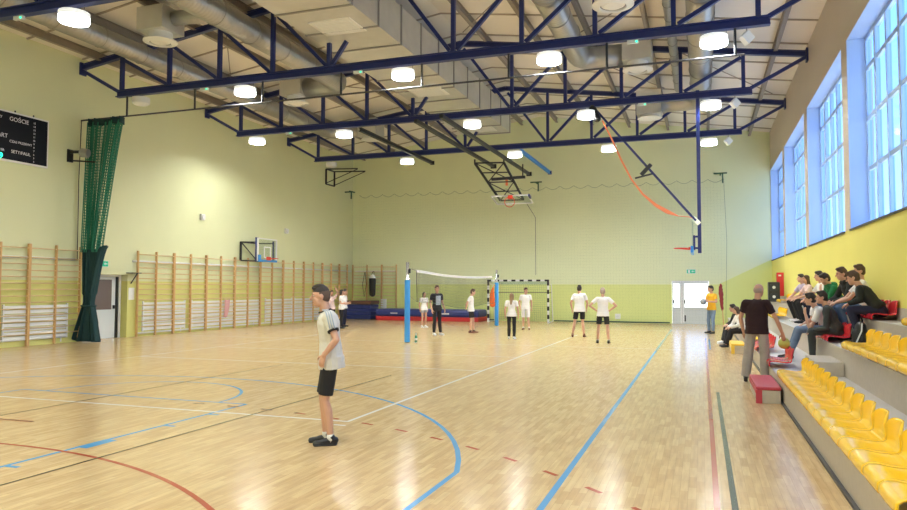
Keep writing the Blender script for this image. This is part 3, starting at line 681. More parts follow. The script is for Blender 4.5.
# stacked mats in the corner
t = thing('mat_stack', 'stack of dark blue mats topped with brown padding in the far corner', 'mat stack', (-17.85, 35.3, 0))
for k in range(4): MB().b2((-.85, -.6, .02+.2*k), (.85, .45, .2+.2*k)).build('mat', 'matblue', t, bevel=.02)
MB().b2((-.88, -.62, .83), (.88, .48, 1.02)).build('top_pad', 'brown', t, bevel=.03)
for s in (-.7, .7): MB().b2((s-.06, -.5, 0), (s+.06, .4, .019)).build('foot', 'wood', t)
t = thing('hanging_bag', 'black bag with pale top hanging on end wall bars', 'bag', (-17.45, YB-.34, 1.25))
b = MB(); b.cone((0, 0, .12), (0, 0, .95), .19, .21, .6, (1,0,0)); b.blob('bag_body', 'black', t, .015); MB().cone((0, 0, .98), (0, 0, 1.1), .2, .16, .6).blob('pale_top', 'lamp_off', t, .015); MB().tube([(-.1, 0, 1.1), (-.03, .12, 1.4), (.03, .12, 1.4), (.1, 0, 1.1)], .015, 6).build('strap', 'black', t)
t = thing('skipping_rope', 'dark rope hanging on end wall bars left of the bag', 'rope', (-18.0, YB-.2, 0)); MB().tube([(0, 0, 2.6), (-.12, -.05, 1.9), (0, -.06, 1.2), (.12, -.05, 1.9), (.02, 0, 2.6)], .015, 6).build('cord', 'darksteel', t)
t = thing('wall_socket', 'small white wall box low on end wall behind the men', 'socket', (-4.0, YB, .32)); MB().b2((-.13, -.06, -.13), (.13, 0, .13)).build('housing', 'white', t); MB().cyl((0, -.075, 0), (0, -.06, 0), .05, n=12).build('cover', 'lamp_off', t)

# ------------------------------------------------------------------ volleyball net
NXX = -8.8
def post(y, lab, nm):
    t = thing('net_post', lab, 'net post', (NXX, y, 0), 0, 'volleyball posts')
    MB().cyl((0, 0, 0), (0, 0, 2.55), .05, n=16).build('steel_post', 'steel', t, smooth=True); MB().cyl((0, 0, .03), (0, 0, 1.98), .088, n=20).build('padding', 'blue', t, bevel=0)
    MB().b2((.05, -.03, 2.2), (.1, .03, 2.34)).build('winch', 'darksteel', t)
    return t
post(20.6, 'nearer volleyball post with sky blue padding', 0); post(30.9, 'farther volleyball post with sky blue padding, orange bib on it', 1)
t = thing('volleyball_net', 'sagging volleyball net with white top tape between the blue posts', 'volleyball net', (NXX, 0, 0))
def nf(u, v):
    y = lerp(21.35, 30.3, u); sag = .10*math.sin(PI*u)
    zt = lerp(2.30, 2.24, u)-sag; zb = lerp(1.28, 1.02, u)-.14*math.sin(PI*u)+.05*math.sin(u*9)
    return V((.03*math.sin(u*17+v*2), y, lerp(zt, zb, v)))
o = MB().grid(nf, 84, 10).build('net_mesh', 'black', t); wf = o.modifiers.new('w', 'WIREFRAME'); wf.thickness = .007; wf.use_even_offset = False
o = MB().grid(lambda u, v: nf(u, 0)+V((0, 0, .03-.085*v)), 84, 1).build('top_tape', 'tape', t); o.modifiers.new('s', 'SOLIDIFY').thickness = .012
MB().tube([nf(i/40, 1) for i in range(41)], .008, 5).build('bottom_cord', 'navynet', t)
MB().tube([(0, 20.66, 2.36), nf(0, 0)], .008, 5).build('tension_cord', 'darksteel', t); MB().tube([nf(1, 0), (0, 30.86, 2.3)], .008, 5).build('tension_cord', 'darksteel', t); MB().tube([(0, 20.7, 1.5), nf(0, 1)], .006, 5).build('tension_cord', 'darksteel', t); MB().tube([nf(1, 1), (0, 30.8, 1.1)], .006, 5).build('tension_cord', 'darksteel', t)
MB().tube([nf(0, 0), nf(0, 1)], .012, 5).build('side_band', 'darksteel', t)
t = thing('sports_bib', 'orange bib hanging on the farther blue post', 'bib', (NXX-.14, 30.72, .95))
b = MB(); b.cone((0, 0, .0), (-.03, 0, .55), .13, .10, .35, (1,.3,0)); b.cone((-.03, 0, .55), (.02, .05, .8), .09, .04, .4, (1,.3,0)); b.blob('fabric', 'orange', t, .015, 3, .05); MB().tube([(0,.02,.8), (.1,.12,.95)], .012, 5).build('loop', 'orange', t)
t = thing('bottle', 'small green bottle standing beside the nearer blue post', 'bottle', (NXX+.24, 20.75, 0)); MB().cone((0, 0, .02), (0, 0, .2), .04, .04, 1, ca=False).build('body', 'greencord', t, smooth=True); MB().cyl((0, 0, .235), (0, 0, .30), .016, n=10).build('neck', 'tape', t); MB().cyl((0, 0, .0), (0, 0, .02), .04, n=12).build('base', 'tape', t); MB().cyl((0, 0, .08), (0, 0, .15), .0415, n=14).build('label_band', 'tape', t)

# ------------------------------------------------------------------ ceiling hung hoop, raised, near the end wall
t = thing('raised_hoop', 'raised ceiling basketball hoop folded up below the farthest truss', 'basketball hoop', (-8.4, 0, 0))
for dx, y0, y1, z in ((.05, 22.4, 35.4, 7.62), (-1.05, 22.8, 32.6, 7.62)):
    MB().bar((dx, y0, z), (dx, y1, z), .13, .13).build('rail_beam', 'darksteel', t); MB().b2((dx-.13, y1, z-.1), (dx+.13, y1+.12, z+.1)).build('end_stop', 'black', t)
g = MB()
A = [(-1.35, 30.6, 7.45), (-.05, 30.9, 7.45)]; Bp = [(-.80, 33.0, 5.98), (.35, 33.0, 5.98)]
for a, b in zip(A, Bp): g.bar(a, b, .08, .08); g.bar(a, (a[0], a[1], 7.62), .06, .06)
g.bar(A[0], A[1], .06, .06); g.bar(Bp[0], Bp[1], .07, .07)
for q in (.25, .5, .75): g.bar(lerp(V(A[0]), V(Bp[0]), q), lerp(V(A[1]), V(Bp[1]), q), .05, .05)
g.bar(A[0], lerp(V(A[1]), V(Bp[1]), .5), .035, .035); g.bar(A[1], lerp(V(A[0]), V(Bp[0]), .5), .035, .035); g.bar(lerp(V(A[0]), V(Bp[0]), .5), Bp[1], .035, .035); g.bar(lerp(V(A[1]), V(Bp[1]), .5), Bp[0], .035, .035)
g.bar((-.9, 31.8, 6.85), (.7, 31.9, 6.9), .14, .12); g.bar((.6, 31.85, 6.9), (.6, 31.85, 7.5), .05, .05)
g.build('folding_frame', 'darksteel', t)
rb = Matrix.Rotation(R(-14), 3, 'X')
def rbp(x, y, z): return rb @ V((x, y, z)) + V((-.1, 33.0, 5.84))
g = MB(); g.box(rbp(0, -.45, 0), (1.75, 1.05, .025), rot=rb); g.build('backboard', 'clearboard', t)
g = MB()
for x in (-.88, .88): g.bar(rbp(x, -.98, 0), rbp(x, .08, 0), .05, .06)
for y in (-.98, .08): g.bar(rbp(-.88, y, 0), rbp(.88, y, 0), .05, .06)
g.build('board_frame', 'lamp_off', t)
MB().bar(rbp(.93, -.98, 0), rbp(.93, -.6, 0), .08, .1).build('corner_pad', 'navy', t); MB().b2((-.25, 31.9, 6.55), (-.15, 32.0, 6.9)).build('strap_end', 'strap', t)
g = MB(); g.ring(rbp(.05, -1.05, -.34), .24, .016, 'Y', 24, 6); g.box(rbp(.05, -.98, -.08), (.22, .12, .16), rot=rb); g.build('rim', 'rimred', t)
t = thing('winch_cable', 'thin cord hanging down the end wall below the raised hoop', 'cord', (-8.2, YB-.2, 0)); MB().tube([(-.4, -.2, 6.2), (.05, 0, 5.4), (.06, 0, 2.4)], .011, 5).build('cord', 'darksteel', t)
t = thing('roof_stub_beam', 'short blue beam reaching past the farthest truss to end wall', 'beam', (-7.3, 0, 7.66)); MB().ibeam((0, 29.5, 0), (0, 35.6, 0), .12, .14).build('beam', 'blue', t); MB().b2((-.09, 35.6, -.09), (.09, 35.66, .09)).build('end_plate', 'navy', t)
t = thing('roof_stub_beam', 'short grey beam ending left of the raised hoop', 'beam', (-12.0, 0, 7.66)); MB().ibeam((0, 23.5, 0), (0, 31.0, 0), .12, .14).build('beam', 'darksteel', t); MB().b2((-.09, 31.0, -.09), (.09, 31.06, .09)).build('end_plate', 'black', t)
# side hoop on the long mast under the third truss
t = thing('mast_hoop', 'basketball hoop on a long navy mast hanging from the third truss', 'basketball hoop', (-.05, 23.4, 0))
MB().bar((0, 0, 2.84), (0, 0, 8.0), .11, .11).build('mast', 'navy', t)
b = MB(); b.bar((-.1, .06, 3.86), (-3.25, .06, 7.72), .07, .07); b.bar((-.1, -.08, 3.86), (-1.62, -.08, 5.70), .06, .06); b.build('diagonal_brace', 'navy', t)
g = MB(); g.bar((-1.45, -.1, 5.7), (-1.75, -.1, 5.38), .08, .12); g.bar((-1.4, 0, 5.42), (-1.95, 0, 5.3), .05, .05); g.bar((-1.45, .12, 5.75), (-1.75, .12, 5.42), .05, .1); g.build('brace_lock', 'darksteel', t)
g = MB(); g.bar((0, 0, 3.75), (-.2, 0, 3.98), .14, .14); g.build('brace_joint', 'steel', t)
g = MB(); g.bar((-.16, -.3, 2.95), (-.16, -.3, 3.38), .06, .06); g.bar((-.16, .3, 2.95), (-.16, .3, 3.38), .06, .06)
for z in (3.0, 3.36): g.bar((-.16, 0, z), (0, 0, z), .06, .06); g.bar((-.16, -.3, z), (-.16, .3, z), .05, .05)
g.build('board_bracket', 'navy', t)
MB().b2((-.215, -.9, 2.92), (-.19, .9, 3.95)).build('backboard', 'clearboard', t)
MB().b2((-.26, -.92, 2.82), (-.18, .92, 3.02)).build('board_pad', 'blue', t)
g = MB(); g.ring((-.55, 0, 3.0), .225, .014, 'Z', 24, 6); g.b2((-.33, -.1, 2.95), (-.262, .1, 3.03)); g.bar((-.33, -.08, 2.96), (-.55, -.2, 2.99), .02, .02); g.bar((-.33, .08, 2.96), (-.55, .2, 2.99), .02, .02); g.build('rim', 'rimred', t)
MB().cone((-3.15, 0, 7.35), (-3.3, 0, 7.7), .12, .12, 1).build('brace_head', 'black', t)
pts = [(-3.02, 23.3, 7.25), (-2.72, 23.28, 6.62), (-2.42, 23.26, 5.9), (-2.1, 23.26, 5.25), (-1.75, 23.26, 4.75), (-1.35, 23.26, 4.38), (-1.0, 23.27, 4.16), (-.68, 23.3, 4.02)]
wd = [.02, .025, .028, .028, .03, .05, .065, .015]
mb = MB()
for i in range(len(pts)-1):
    a, b = V(pts[i]), V(pts[i+1]); tt = (b-a).normalized(); n = V((-tt.z, 0, tt.x))
    wa, wb = wd[i], wd[i+1]; q = V((0, .006, 0))
    mb.add([a-n*wa-q, a+n*wa-q, b+n*wb-q, b-n*wb-q, a-n*wa+q, a+n*wa+q, b+n*wb+q, b-n*wb+q], [(3,2,1,0),(4,5,6,7),(0,1,5,4),(1,2,6,5),(2,3,7,6),(3,0,4,7)])
t = thing('safety_strap', 'long orange strap sagging from the hoop mast brace', 'strap', (0, 0, 0)); mb.build('webbing', 'strap', t); MB().tube([pts[-1], (-.35, 23.3, 3.98), (-.16, 23.35, 3.9)], .012, 5).build('strap_tail', 'strap', t)

# ------------------------------------------------------------------ stand
RX = [1.14, 2.13, 2.74, XR]; RZ = [.33, .77, 1.2]
for i in range(3):
    lo = 0
    o = struct('stand_tier', MB().b2((RX[i], YF, lo), (RX[i+1], YB, RZ[i])), 'concrete')
    MB().b2((RX[i], YF, RZ[i]), (RX[i+1], YB, RZ[i]+.006)).build('tread', 'concretetop', o)
struct('baseboard_right', MB().b2((XR-.03, YF, 1.21), (XR, YB, 1.42)), 'concrete')
struct('baseboard_stand', MB().b2((1.105, YF, 0), (1.139, YB, .03)), 'darksteel')
for (x0, x1, y0, y1, z0, z1, lab) in ((1.72, 2.125, 12.75, 14.0, .337, .56, 'grey concrete step block on the lowest tier beside yellow seats'),):
    o = tag(MB().b2((x0, y0, z0), (x1, y1, z1)).build('step_block', 'concrete', bevel=.008), lab, 'step')
def seat(m):
    # one moulded shell: front lip, pan and a low curved back
    prof = [(.0, -.045), (-.012, -.02), (-.008, .015), (.02, .035), (.08, .038), (.18, .022), (.27, .018), (.33, .03), (.37, .07), (.39, .13), (.405, .20), (.415, .27)]
    n = 12
    def fn(u, v):
        k = v*(len(prof)-1); i = min(int(k), len(prof)-2); q = k-i
        d, z = lerp(prof[i][0], prof[i+1][0], q), lerp(prof[i][1], prof[i+1][1], q)
        y = (u-.5)*2; bk = max(0, (v-.6)/.4)
        d -= bk*.075*abs(y)**2; z -= bk*.085*abs(y)**5; z += .010*abs(y)**4*(1-bk); wd_ = .236-.006*bk
        return V((d, y*wd_, z+.065))
    mb = MB().grid(fn, n, 33); o = mb.build('stadium_seat', m, smooth=True); s = o.modifiers.new('s', 'SOLIDIFY'); s.thickness = .014; s.offset = -1
    return o
SY = seat('yellow'); SR = seat('red'); used = set()
def put(src, x, y, z, lab, grp):
    if src.name not in used: used.add(src.name); o = src
    else: o = src.copy(); C.objects.link(o)
    o.location = (x, y, z+.0075); tag(o, lab, 'seat', grp); return o
for k in range(15): put(SY, 1.125, 12.12-.49*k, RZ[0], 'yellow seat in the front row near the camera, %s counting from the red step' % ORD[k+1], 'yellow seats in the near front row')
for k in range(8): put(SY, 2.115, 12.55-.49*k, RZ[1], 'yellow seat in the near middle row, %s counting from the step block' % ORD[k+1], 'yellow seats in the near middle row')
for k in range(2): put(SY, 2.72, 11.5-.49*k, RZ[2], 'yellow seat in the near top row at right edge, %s from the dark jacket' % ORD[k+1], 'yellow seats in the near top row')
for k, y in enumerate((13.95, 14.44, 17.2, 17.69, 18.18, 18.67)): put(SR, 1.125, y, RZ[0], 'red seat in the front row beyond the aisle, %s counting from the red step' % ORD[k+1], 'red seats in the front row')
for k in range(7): put(SR, 2.115, 14.35+.49*k, RZ[1], 'red seat in the middle row, %s counting from the aisle' % ORD[k+1], 'red seats in the middle row')
for k in range(12): put(SR, 2.70, 13.75+.49*k, RZ[2], 'red seat in the top row by the wall, %s counting from the dark jacket' % ORD[k+1], 'red seats in the top row')
for k in range(10): put(SY, 1.125, 19.9+.49*k, RZ[0], 'yellow seat in the far front row by the woman, %s beyond the red seats' % ORD[k+1], 'yellow seats in the far front row')
for k in range(5): put(SY, 2.115, 24.4+.49*k, RZ[1], 'yellow seat in the far middle row, %s beyond the red seats' % ORD[k+1], 'yellow seats in the far middle row')
for k in range(3): put(SY, 2.70, 28.4+.49*k, RZ[2], 'yellow seat in the far top row before the red cabinet, %s from the near end' % ORD[k+1], 'yellow seats in the far top row')
def step_box(loc, lx, ly, h, m, lab):
    t = thing('step_box', lab, 'step', loc)
    MB().b2((0, 0, 0), (lx, ly, h-.05)).build('body', 'concrete', t, bevel=.006)
    MB().b2((-.015, -.015, h-.049), (lx+.01, ly+.015, h)).build('cover', m, t, bevel=.012); MB().b2((-.02, -.012, h-.10), (-.003, ly+.012, h-.05)).build('side_flap', m, t); MB().b2((-.018, -.02, .0), (.07, -.003, h-.05)).build('corner_flap', m, t)
step_box((.77, 11.75, 0), .33, 1.6, .25, 'redpad', 'low step box with red cover at foot of the stand'); step_box((.73, 20.3, 0), .33, 1.3, .26, 'yellowpad', 'low step box with yellow cover in front of the seated woman')
t = thing('red_cabinet', 'tall red cabinet on the wall behind the top row', 'cabinet', (XR, 31.4, 1.43)); MB().b2((-.26, -.15, 0), (0, .15, .95)).build('body', 'red', t, bevel=.01); MB().b2((-.2, -.156, .80), (-.1, -.1505, .86)).build('label_plate', 'tape', t); MB().b2((-.268, -.12, .1), (-.2605, .12, .85)).build('door', 'red', t)
t = thing('loudspeaker', 'black box with two round discs beside the red cabinet', 'loudspeaker', (2.70, 30.7, 1.207))
MB().b2((-.22, -.2, 0), (.2, .2, .78)).build('cabinet', 'black_plastic', t, bevel=.02)
for z in (.2, .57): g = MB(); g.cyl((-.02, -.225, z), (-.02, -.201, z), .17, n=24); c = g.build('driver', 'darksteel', t); MB().cyl((-.02, -.235, z), (-.02, -.226, z), .06, n=16).build('dust_cap', 'lamp_off', c)

# ------------------------------------------------------------------ people
def rot_to(fwd, upv=(0, 0, 1)):
    y = V(fwd).normalized(); x = y.cross(V(upv)).normalized(); z = x.cross(y); return Matrix((x, y, z)).transposed()
def hand(mb, w, d, n, hint, s, fine=False, curl=.45):
    d = V(d).normalized(); n = V(n); n = (n-d*n.dot(d)).normalized(); sd = d.cross(n)
    if sd.dot(V(hint)) < 0: sd = -sd
    k = w+d*.085*s
    mb.cone(w-d*.02*s, k, .031*s, .039*s, .45, sd)
    for i in range(4):
        off = (1.5-i)*.0205; ln = [.070, .078, .072, .056][i]
        p = k+sd*off*s-d*.008*s; a = 0; r = .0092
        for j in range(3):
            a += curl*(.6 if j == 0 else 1); dd = d*math.cos(a)+n*math.sin(a); q = p+dd*(ln*(.45, .32, .26)[j])*s
            mb.cone(p, q, r*s, (r-.0008)*s, n=8); p = q; r -= .0008
    p = w+d*.025*s+sd*.028*s
    for j, (ln, rr) in enumerate(((.045, .013), (.034, .0105), (.026, .009))):
        dd = (d*(.62+.2*j)+sd*(.7-.25*j)+n*(.25+.15*j)).normalized(); q = p+dd*ln*s; mb.cone(p, q, rr*s, (rr-.001)*s, n=8); p = q

STAND = dict(pel=(0, 0, .96), chest=(0, -.005, 1.27), neck=(0, -.005, 1.47), hip=(.095, 0, .90), knee=(.10, .015, .49), ank=(.10, -.02, .085), toe=(.13, .13, 0), sho=(.175, -.01, 1.40), elb=(.245, -.04, 1.13), wri=(.255, .05, .89), hd=(0, .2, -1), hn=(-1, 0, 0))
def person(label, loc, face, h=1.75, top='cwhite', sleeve='short', bottom='cblack', legs='short', shoes='shoeblack', hair='hair', style='short', pose=None, fine=False, look=(0, 1, 0), skin='skin', female=False, hem=-.105, fl=.66, flare=.044, seated=None, sockm=None, vox=None, legcut=.72, group=None, belly=0, hood=None):
    s = h/1.75; P = dict(STAND)
    if seated:
        zs, lean, tw = seated; l = R(lean); sp = lambda q, x=0: (x, math.sin(l)*q, zs+.10+math.cos(l)*q)
        P.update(pel=(0, 0, zs+.10), chest=sp(.30), neck=sp(.50), hip=(.10, .03, zs+.08), knee=(.14, .44, zs+.075), ank=(.12, .42, .09), sho=sp(.43, .175), elb=(.23, .26, zs+.26), wri=(.10, .44, zs+.19), hd=(-.5, .8, -.35), hn=(-.2, -.2, -1))
    side = {}
    for k in ('hip', 'knee', 'ank', 'toe', 'sho', 'elb', 'wri', 'hd', 'hn'):
        a = P[k]; side['R'+k] = a; side['L'+k] = (-a[0], a[1], a[2])
    for k in ('pel', 'chest', 'neck'): side[k] = P[k]
    if pose: side.update(pose)
    J = {k: (V(v) if k[1:] in ('hd', 'hn') else V(v)*s) for k, v in side.items()}
    t = thing('person', label, 'person', loc, math.atan2(-face[0], face[1]), group)
    hv = (.0045 if fine else .009) if vox is None else vox
    upn = (J['neck']-J['chest']).normalized()
    lk = V(look).normalized(); H = rot_to(lk, upn*.35+V((0, 0, .65))); hc = J['neck']+(upn*.55+V((0, 0, .45)))*.155*s+lk*.03*s
    def hp(x, y, z): return hc + H @ (V((x, y, z))*s)
    sh = (J['Rsho']-J['Lsho']).normalized()
    # ---- body: one continuous surface
    b = MB()
    b.cone(J['pel'], J['chest'], .115*s, .125*s, .62, sh); b.cone(J['chest'], J['neck']-upn*.06*s, .125*s, .08*s, .62, sh)
    b.cone(J['neck']-upn*.06*s, hp(0, -.025, -.04), .058*s, .052*s)
    b.ell(hp(0, -.012, .025), (.075*s, .094*s, .090*s), H); b.ell(hp(0, .022, -.045), (.058*s, .068*s, .068*s), H); b.ell(hp(0, .058, -.088), (.026*s, .022*s, .02*s), H)
    b.cone(hp(0, .082, .022), hp(0, .108, -.018), .008*s, .0145*s, n=8); b.ell(hp(0, .078, .036), (.045*s, .014*s, .010*s), H); b.ell(hp(.03, .06, -.02), (.022*s, .02*s, .018*s), H); b.ell(hp(-.03, .06, -.02), (.022*s, .02*s, .018*s), H)
    for q in (-1, 1): b.ell(hp(q*.077, -.012, -.005), (.010*s, .020*s, .031*s), H)
    for q in 'LR':
        o_ = J[q+'sho']; e = J[q+'elb']; w = J[q+'wri']
        b.cone(J['chest']+upn*.08*s, o_, .06*s, .05*s); b.cone(o_, e, .047*s, .036*s); b.cone(e, lerp(e, w, .35), .036*s, .037*s); b.cone(lerp(e, w, .35), w, .037*s, .025*s)
        hand(b, w, J[q+'hd'], J[q+'hn'], J.get(q+'ht', V((0, 1, .2))), s, fine, .25)
        hi, kn, an = J[q+'hip'], J[q+'knee'], J[q+'ank']
        b.cone(hi, kn, .076*s, .049*s); cf = lerp(kn, an, .30); bk = (V(J[q+'toe'])-V((0, 0, 0))); 
        b.cone(kn, cf+V((0, -.012, 0))*s, .047*s, .054*s); b.cone(cf+V((0, -.012, 0))*s, an, .054*s, .034*s)
        b.cone(an, an-V((0, 0, .04*s)), .033*s, .036*s)
    b.blob('body', skin, t, hv, 2)
    # ---- face and hair
    for q in (-1, 1):
        if fine: MB().ell(hp(q*.031, .0735, .016), (.0105*s, .008*s, .0055*s), H, 10, 8).build('eye', 'eyewhite', t, smooth=True)
        MB().ell(hp(q*.031, .0790 if fine else .077, .016), (.005*s if fine else .011*s, .004*s, .005*s), H, 8, 6).build('iris' if fine else 'eye', 'eye', t, smooth=True)
        MB().cone(hp(q*.018, .088, .036), hp(q*.046, .078, .036), .004*s, .003*s, n=6).build('eyebrow', hair if style != 'bald' else 'hairgrey', t)
    MB().cone(hp(-.02, .084, -.058), hp(.02, .084, -.058), .006*s, .006*s, n=8).build('mouth', 'lip', t, smooth=True)
    if style:
        hb = MB()
        if style == 'bald': hb.ell(hp(0, -.03, .005), (.077*s, .080*s, .076*s), H)
        elif style == 'quiff': hb.ell(hp(0, -.014, .052), (.072*s, .090*s, .074*s), H)
        else:
            hb.ell(hp(0, -.020, .038), (.082*s, .097*s, .087*s), H); hb.ell(hp(0, -.045, -.01), (.076*s, .066*s, .075*s), H)
        if style == 'short': hb.ell(hp(0, .035, .105), (.055*s, .05*s, .028*s), H); hb.ell(hp(0, -.02, .115), (.06*s, .06*s, .026*s), H)
        if style == 'quiff': hb.ell(hp(0, .058, .100), (.046*s, .028*s, .022*s), H); hb.ell(hp(0, .01, .120), (.050*s, .066*s, .020*s), H)
        if style == 'quiff':
            bz = MB(); bz.ell(hp(0, -.022, .026), (.0775*s, .090*s, .085*s), H); bz.ell(hp(0, -.048, -.012), (.068*s, .058*s, .066*s), H); bz.blob('shaved_sides', 'hairbuzz', t, .006, 2)
        if style == 'long':
            bk = J['neck']-upn*.12*s; fwd = V((0, 1, 0))
            hb.cone(hp(0, -.055, .0), hp(0, -.075, -.14), .078*s, .072*s, .6, H @ V((1,0,0))); hb.cone(hp(0, -.075, -.14), bk+V((0, -.13, -.02))*s, .07*s, .045*s, .5, H @ V((1,0,0)))
            for q in (-1, 1): hb.cone(hp(q*.07, -.01, .02), hp(q*.07, -.02, -.13), .024*s, .022*s)
        if style == 'pony': hb.cone(hp(0, -.11, .03), hp(0, -.13, -.14), .035*s, .03*s); hb.cone(hp(0, -.13, -.14), hp(0, -.10, -.30), .03*s, .016*s)
        if style == 'bob':
            for q in (-1, 1): hb.cone(hp(q*.066, -.01, .04), hp(q*.07, -.01, -.09), .030*s, .026*s)
            hb.cone(hp(0, -.06, .02), hp(0, -.07, -.10), .075*s, .07*s, .65, H @ V((1,0,0)))
        hb.blob('hair', hair, t, .006 if fine else .011, 2, .01)
    # ---- top
    c = MB(); fwdv = sh.cross(upn)*-1
    pel, ch, nk = J['pel'], J['chest'], J['neck']
    up0 = (ch-pel).normalized(); lo = pel+up0*hem*s
    w0, w1, w2 = (.162, .160, .175) if not female else (.158, .135, .150)
    if seated: lo = pel+up0*.0*s
    c.cone(lo, lerp(lo, lerp(pel, ch, .5), .45), (w0+(flare if not seated else .016))*s, (w0+min(flare, .028))*s, fl+.04+belly, sh, ca=False, cb=False); c.cone(lerp(lo, lerp(pel, ch, .5), .40), lerp(pel, ch, .5), (w0+min(flare, .028))*s, (w1+belly)*s, fl+belly, sh, ca=False); c.cone(lerp(pel, ch, .5), ch+upn*.05*s, (w1+belly)*s, w2*s, fl, sh); c.cone(ch+upn*.05*s, nk-upn*.07*s, w2*s, .115*s, .6, sh); c.cone(nk-upn*.09*s, nk-upn*.005*s, .095*s, .064*s, .85, sh, cb=False)
    if female: 
        for q in (-1, 1): c.ell(ch+sh*q*.065*s+upn*.0*s-fwdv*-.075*s*0+(up0.cross(sh))*-.0*s+V((0, .075, 0))*s, (.06*s, .05*s, .06*s))
    for q in 'LR':
        o_, e, w = J[q+'sho'], J[q+'elb'], J[q+'wri']
        c.cone(ch+upn*.10*s, o_, .09*s, .068*s, .85, sh)
        if sleeve == 'short': c.cone(o_, lerp(o_, e, .62), .066*s, .060*s, cb=False)
        else: c.cone(o_, e, .064*s, .054*s); c.cone(e, lerp(e, w, .96), .054*s, .040*s, cb=False)
    if hood: c.ell(nk-fwdv*0+V((0, -.09, .0))*s, (.11*s, .075*s, .08*s)); c.cone(nk+V((.07, .02, -.01))*s, nk+V((-.07, .02, -.01))*s, .05*s, .05*s)
    tp = c.blob({'short': 'shirt', 'long': 'jacket' if hood or top in ('cdark', 'ccharcoal') else 'top'}[sleeve], top, t, .006 if fine else .010, 4, .016 if fine else .018)
    # ---- bottom
    d = MB(); d.cone(pel+up0*.06*s, pel-up0*.03*s, .146*s, .152*s, .66, sh)
    for q in 'LR':
        hi, kn, an = J[q+'hip'], J[q+'knee'], J[q+'ank']
        d.cone(pel+(hi-pel)*.5, hi, .10*s, .082*s)
        if legs == 'short': d.cone(hi, lerp(hi, kn, legcut*.4), .087*s, .088*s); d.cone(lerp(hi, kn, legcut*.4), lerp(hi, kn, legcut), .088*s, .082*s, cb=False)
        else: wk, wa = (.066, .050) if legs == 'slim' else (.084, .078); d.cone(hi, kn, (.088 if legs == 'slim' else .092)*s, wk*s); cf = lerp(kn, an, .35)+V((0, -.010, 0))*s; d.cone(kn, cf, wk*s, (wk+.002)*s); d.cone(cf, lerp(kn, an, .98), (wk+.002)*s, wa*s, cb=False)
    d.blob('shorts' if legs == 'short' else 'trousers', bottom, t, .006 if fine else .010, 4, .012)
    # ---- shoes
    for q in 'LR':
        an = J[q+'ank']; td = J[q+'toe'].copy()-V((0, 0, 0)); td = V((td.x-0, td.y, 0))
        td = V(side.get(q+'dir', ((.18 if q == 'R' else -.18), 1, 0))).normalized(); g0 = V((an.x, an.y, an.z-.085*s))
        hl = g0-td*.05*s; to = g0+td*.165*s; z = V((0, 0, 1))
        if sockm or legs == 'short': MB().cone(an-V((0, 0, .02*s)), an+(J[q+'knee']-an).normalized()*.035*s, .040*s, .039*s, cb=False).build('sock', sockm or ('cblack' if shoes == 'shoebrown' else 'cwhite'), t, smooth=True)
        k = MB(); k.cone(hl+z*.022*s, to+z*.022*s, .036*s, .036*s, .55, td.cross(z)); k.cone(hl+z*.055*s, lerp(hl, to, .55)+z*.045*s, .038*s, .034*s); k.cone(lerp(hl, to, .5)+z*.045*s, to+z*.034*s, .036*s, .028*s, .8, td.cross(z)); k.cone(hl+z*.05*s+td*.015*s, an+z*.012*s, .038*s, .041*s, cb=False)
        so = k.blob('shoe', shoes, t, .006 if fine else .010, 2)
        if fine or shoes == 'shoewhite':
            k = MB(); k.cone(hl+z*.008*s, to+z*.008*s, .041*s, .041*s, .3, td.cross(z)); k.blob('sole', 'black' if shoes != 'shoewhite' else 'tape', so, .006, 1)
    return t, J, s

DOWN = dict()
HIPS = dict(Relb=(.41, -.08, 1.19), Rwri=(.20, .02, 1.03), Rhd=(-.75, .5, -.5), Rhn=(-.6, -.5, .2), Lelb=(-.41, -.08, 1.19), Lwri=(-.20, .02, 1.03), Lhd=(.75, .5, -.5), Lhn=(.6, -.5, .2))
BEHIND = dict(Relb=(.27, -.17, 1.15), Rwri=(.10, -.20, .97), Rhd=(-1, 0, -.2), Rhn=(0, 1, 0), Lelb=(-.27, -.17, 1.15), Lwri=(-.10, -.21, .96), Lhd=(1, 0, -.2), Lhn=(0, 1, 0))
FRONT = dict(Relb=(.24, .0, 1.14), Rwri=(.10, .22, 1.10), Rhd=(-.6, .8, .1), Rhn=(-.8, -.5, 0), Lelb=(-.24, .0, 1.14), Lwri=(-.12, .22, 1.10), Lhd=(.6, .8, .1), Lhn=(.8, -.5, 0))

# the boy in the foreground, facing left
boy, J, s = person('boy in white T-shirt with black trim and black shorts, standing alone in foreground', (-4.02, 7.05, 0), (-.87, -.46), 1.79, 'coff', 'short', 'cblack', 'short', 'shoeblack', 'hair', 'quiff',
    dict(pel=(0, -.07, .97), chest=(0, -.05, 1.27), neck=(0, .0, 1.46), Lsho=(-.175, -.045, 1.39), Rsho=(.175, -.03, 1.39), Lhip=(-.09, -.065, .90), Rhip=(.09, -.06, .90), Lknee=(-.085, -.01, .485), Rknee=(.085, .015, .485), Lank=(-.09, -.075, .085), Rank=(.07, -.02, .085),
         Lelb=(-.265, -.13, 1.15), Lwri=(-.215, .0, .985), Lhd=(.25, .28, -.9), Lhn=(.75, -.45, -.2), Lht=(.2, .8, .4), Relb=(.25, -.10, 1.13), Rwri=(.215, .0, .93), Rhd=(-.1, .2, -.95), Rhn=(-.75, -.4, -.2), Ldir=(-.12, 1, 0), Rdir=(.05, 1, 0)), fine=True, look=(-.05, 1, -.1), legcut=.86, sockm='coff', hem=-.15, fl=.72, flare=.032)
sh_ = [c for c in kids(boy) if c.name.startswith('shirt')][0]
nk = J['neck']
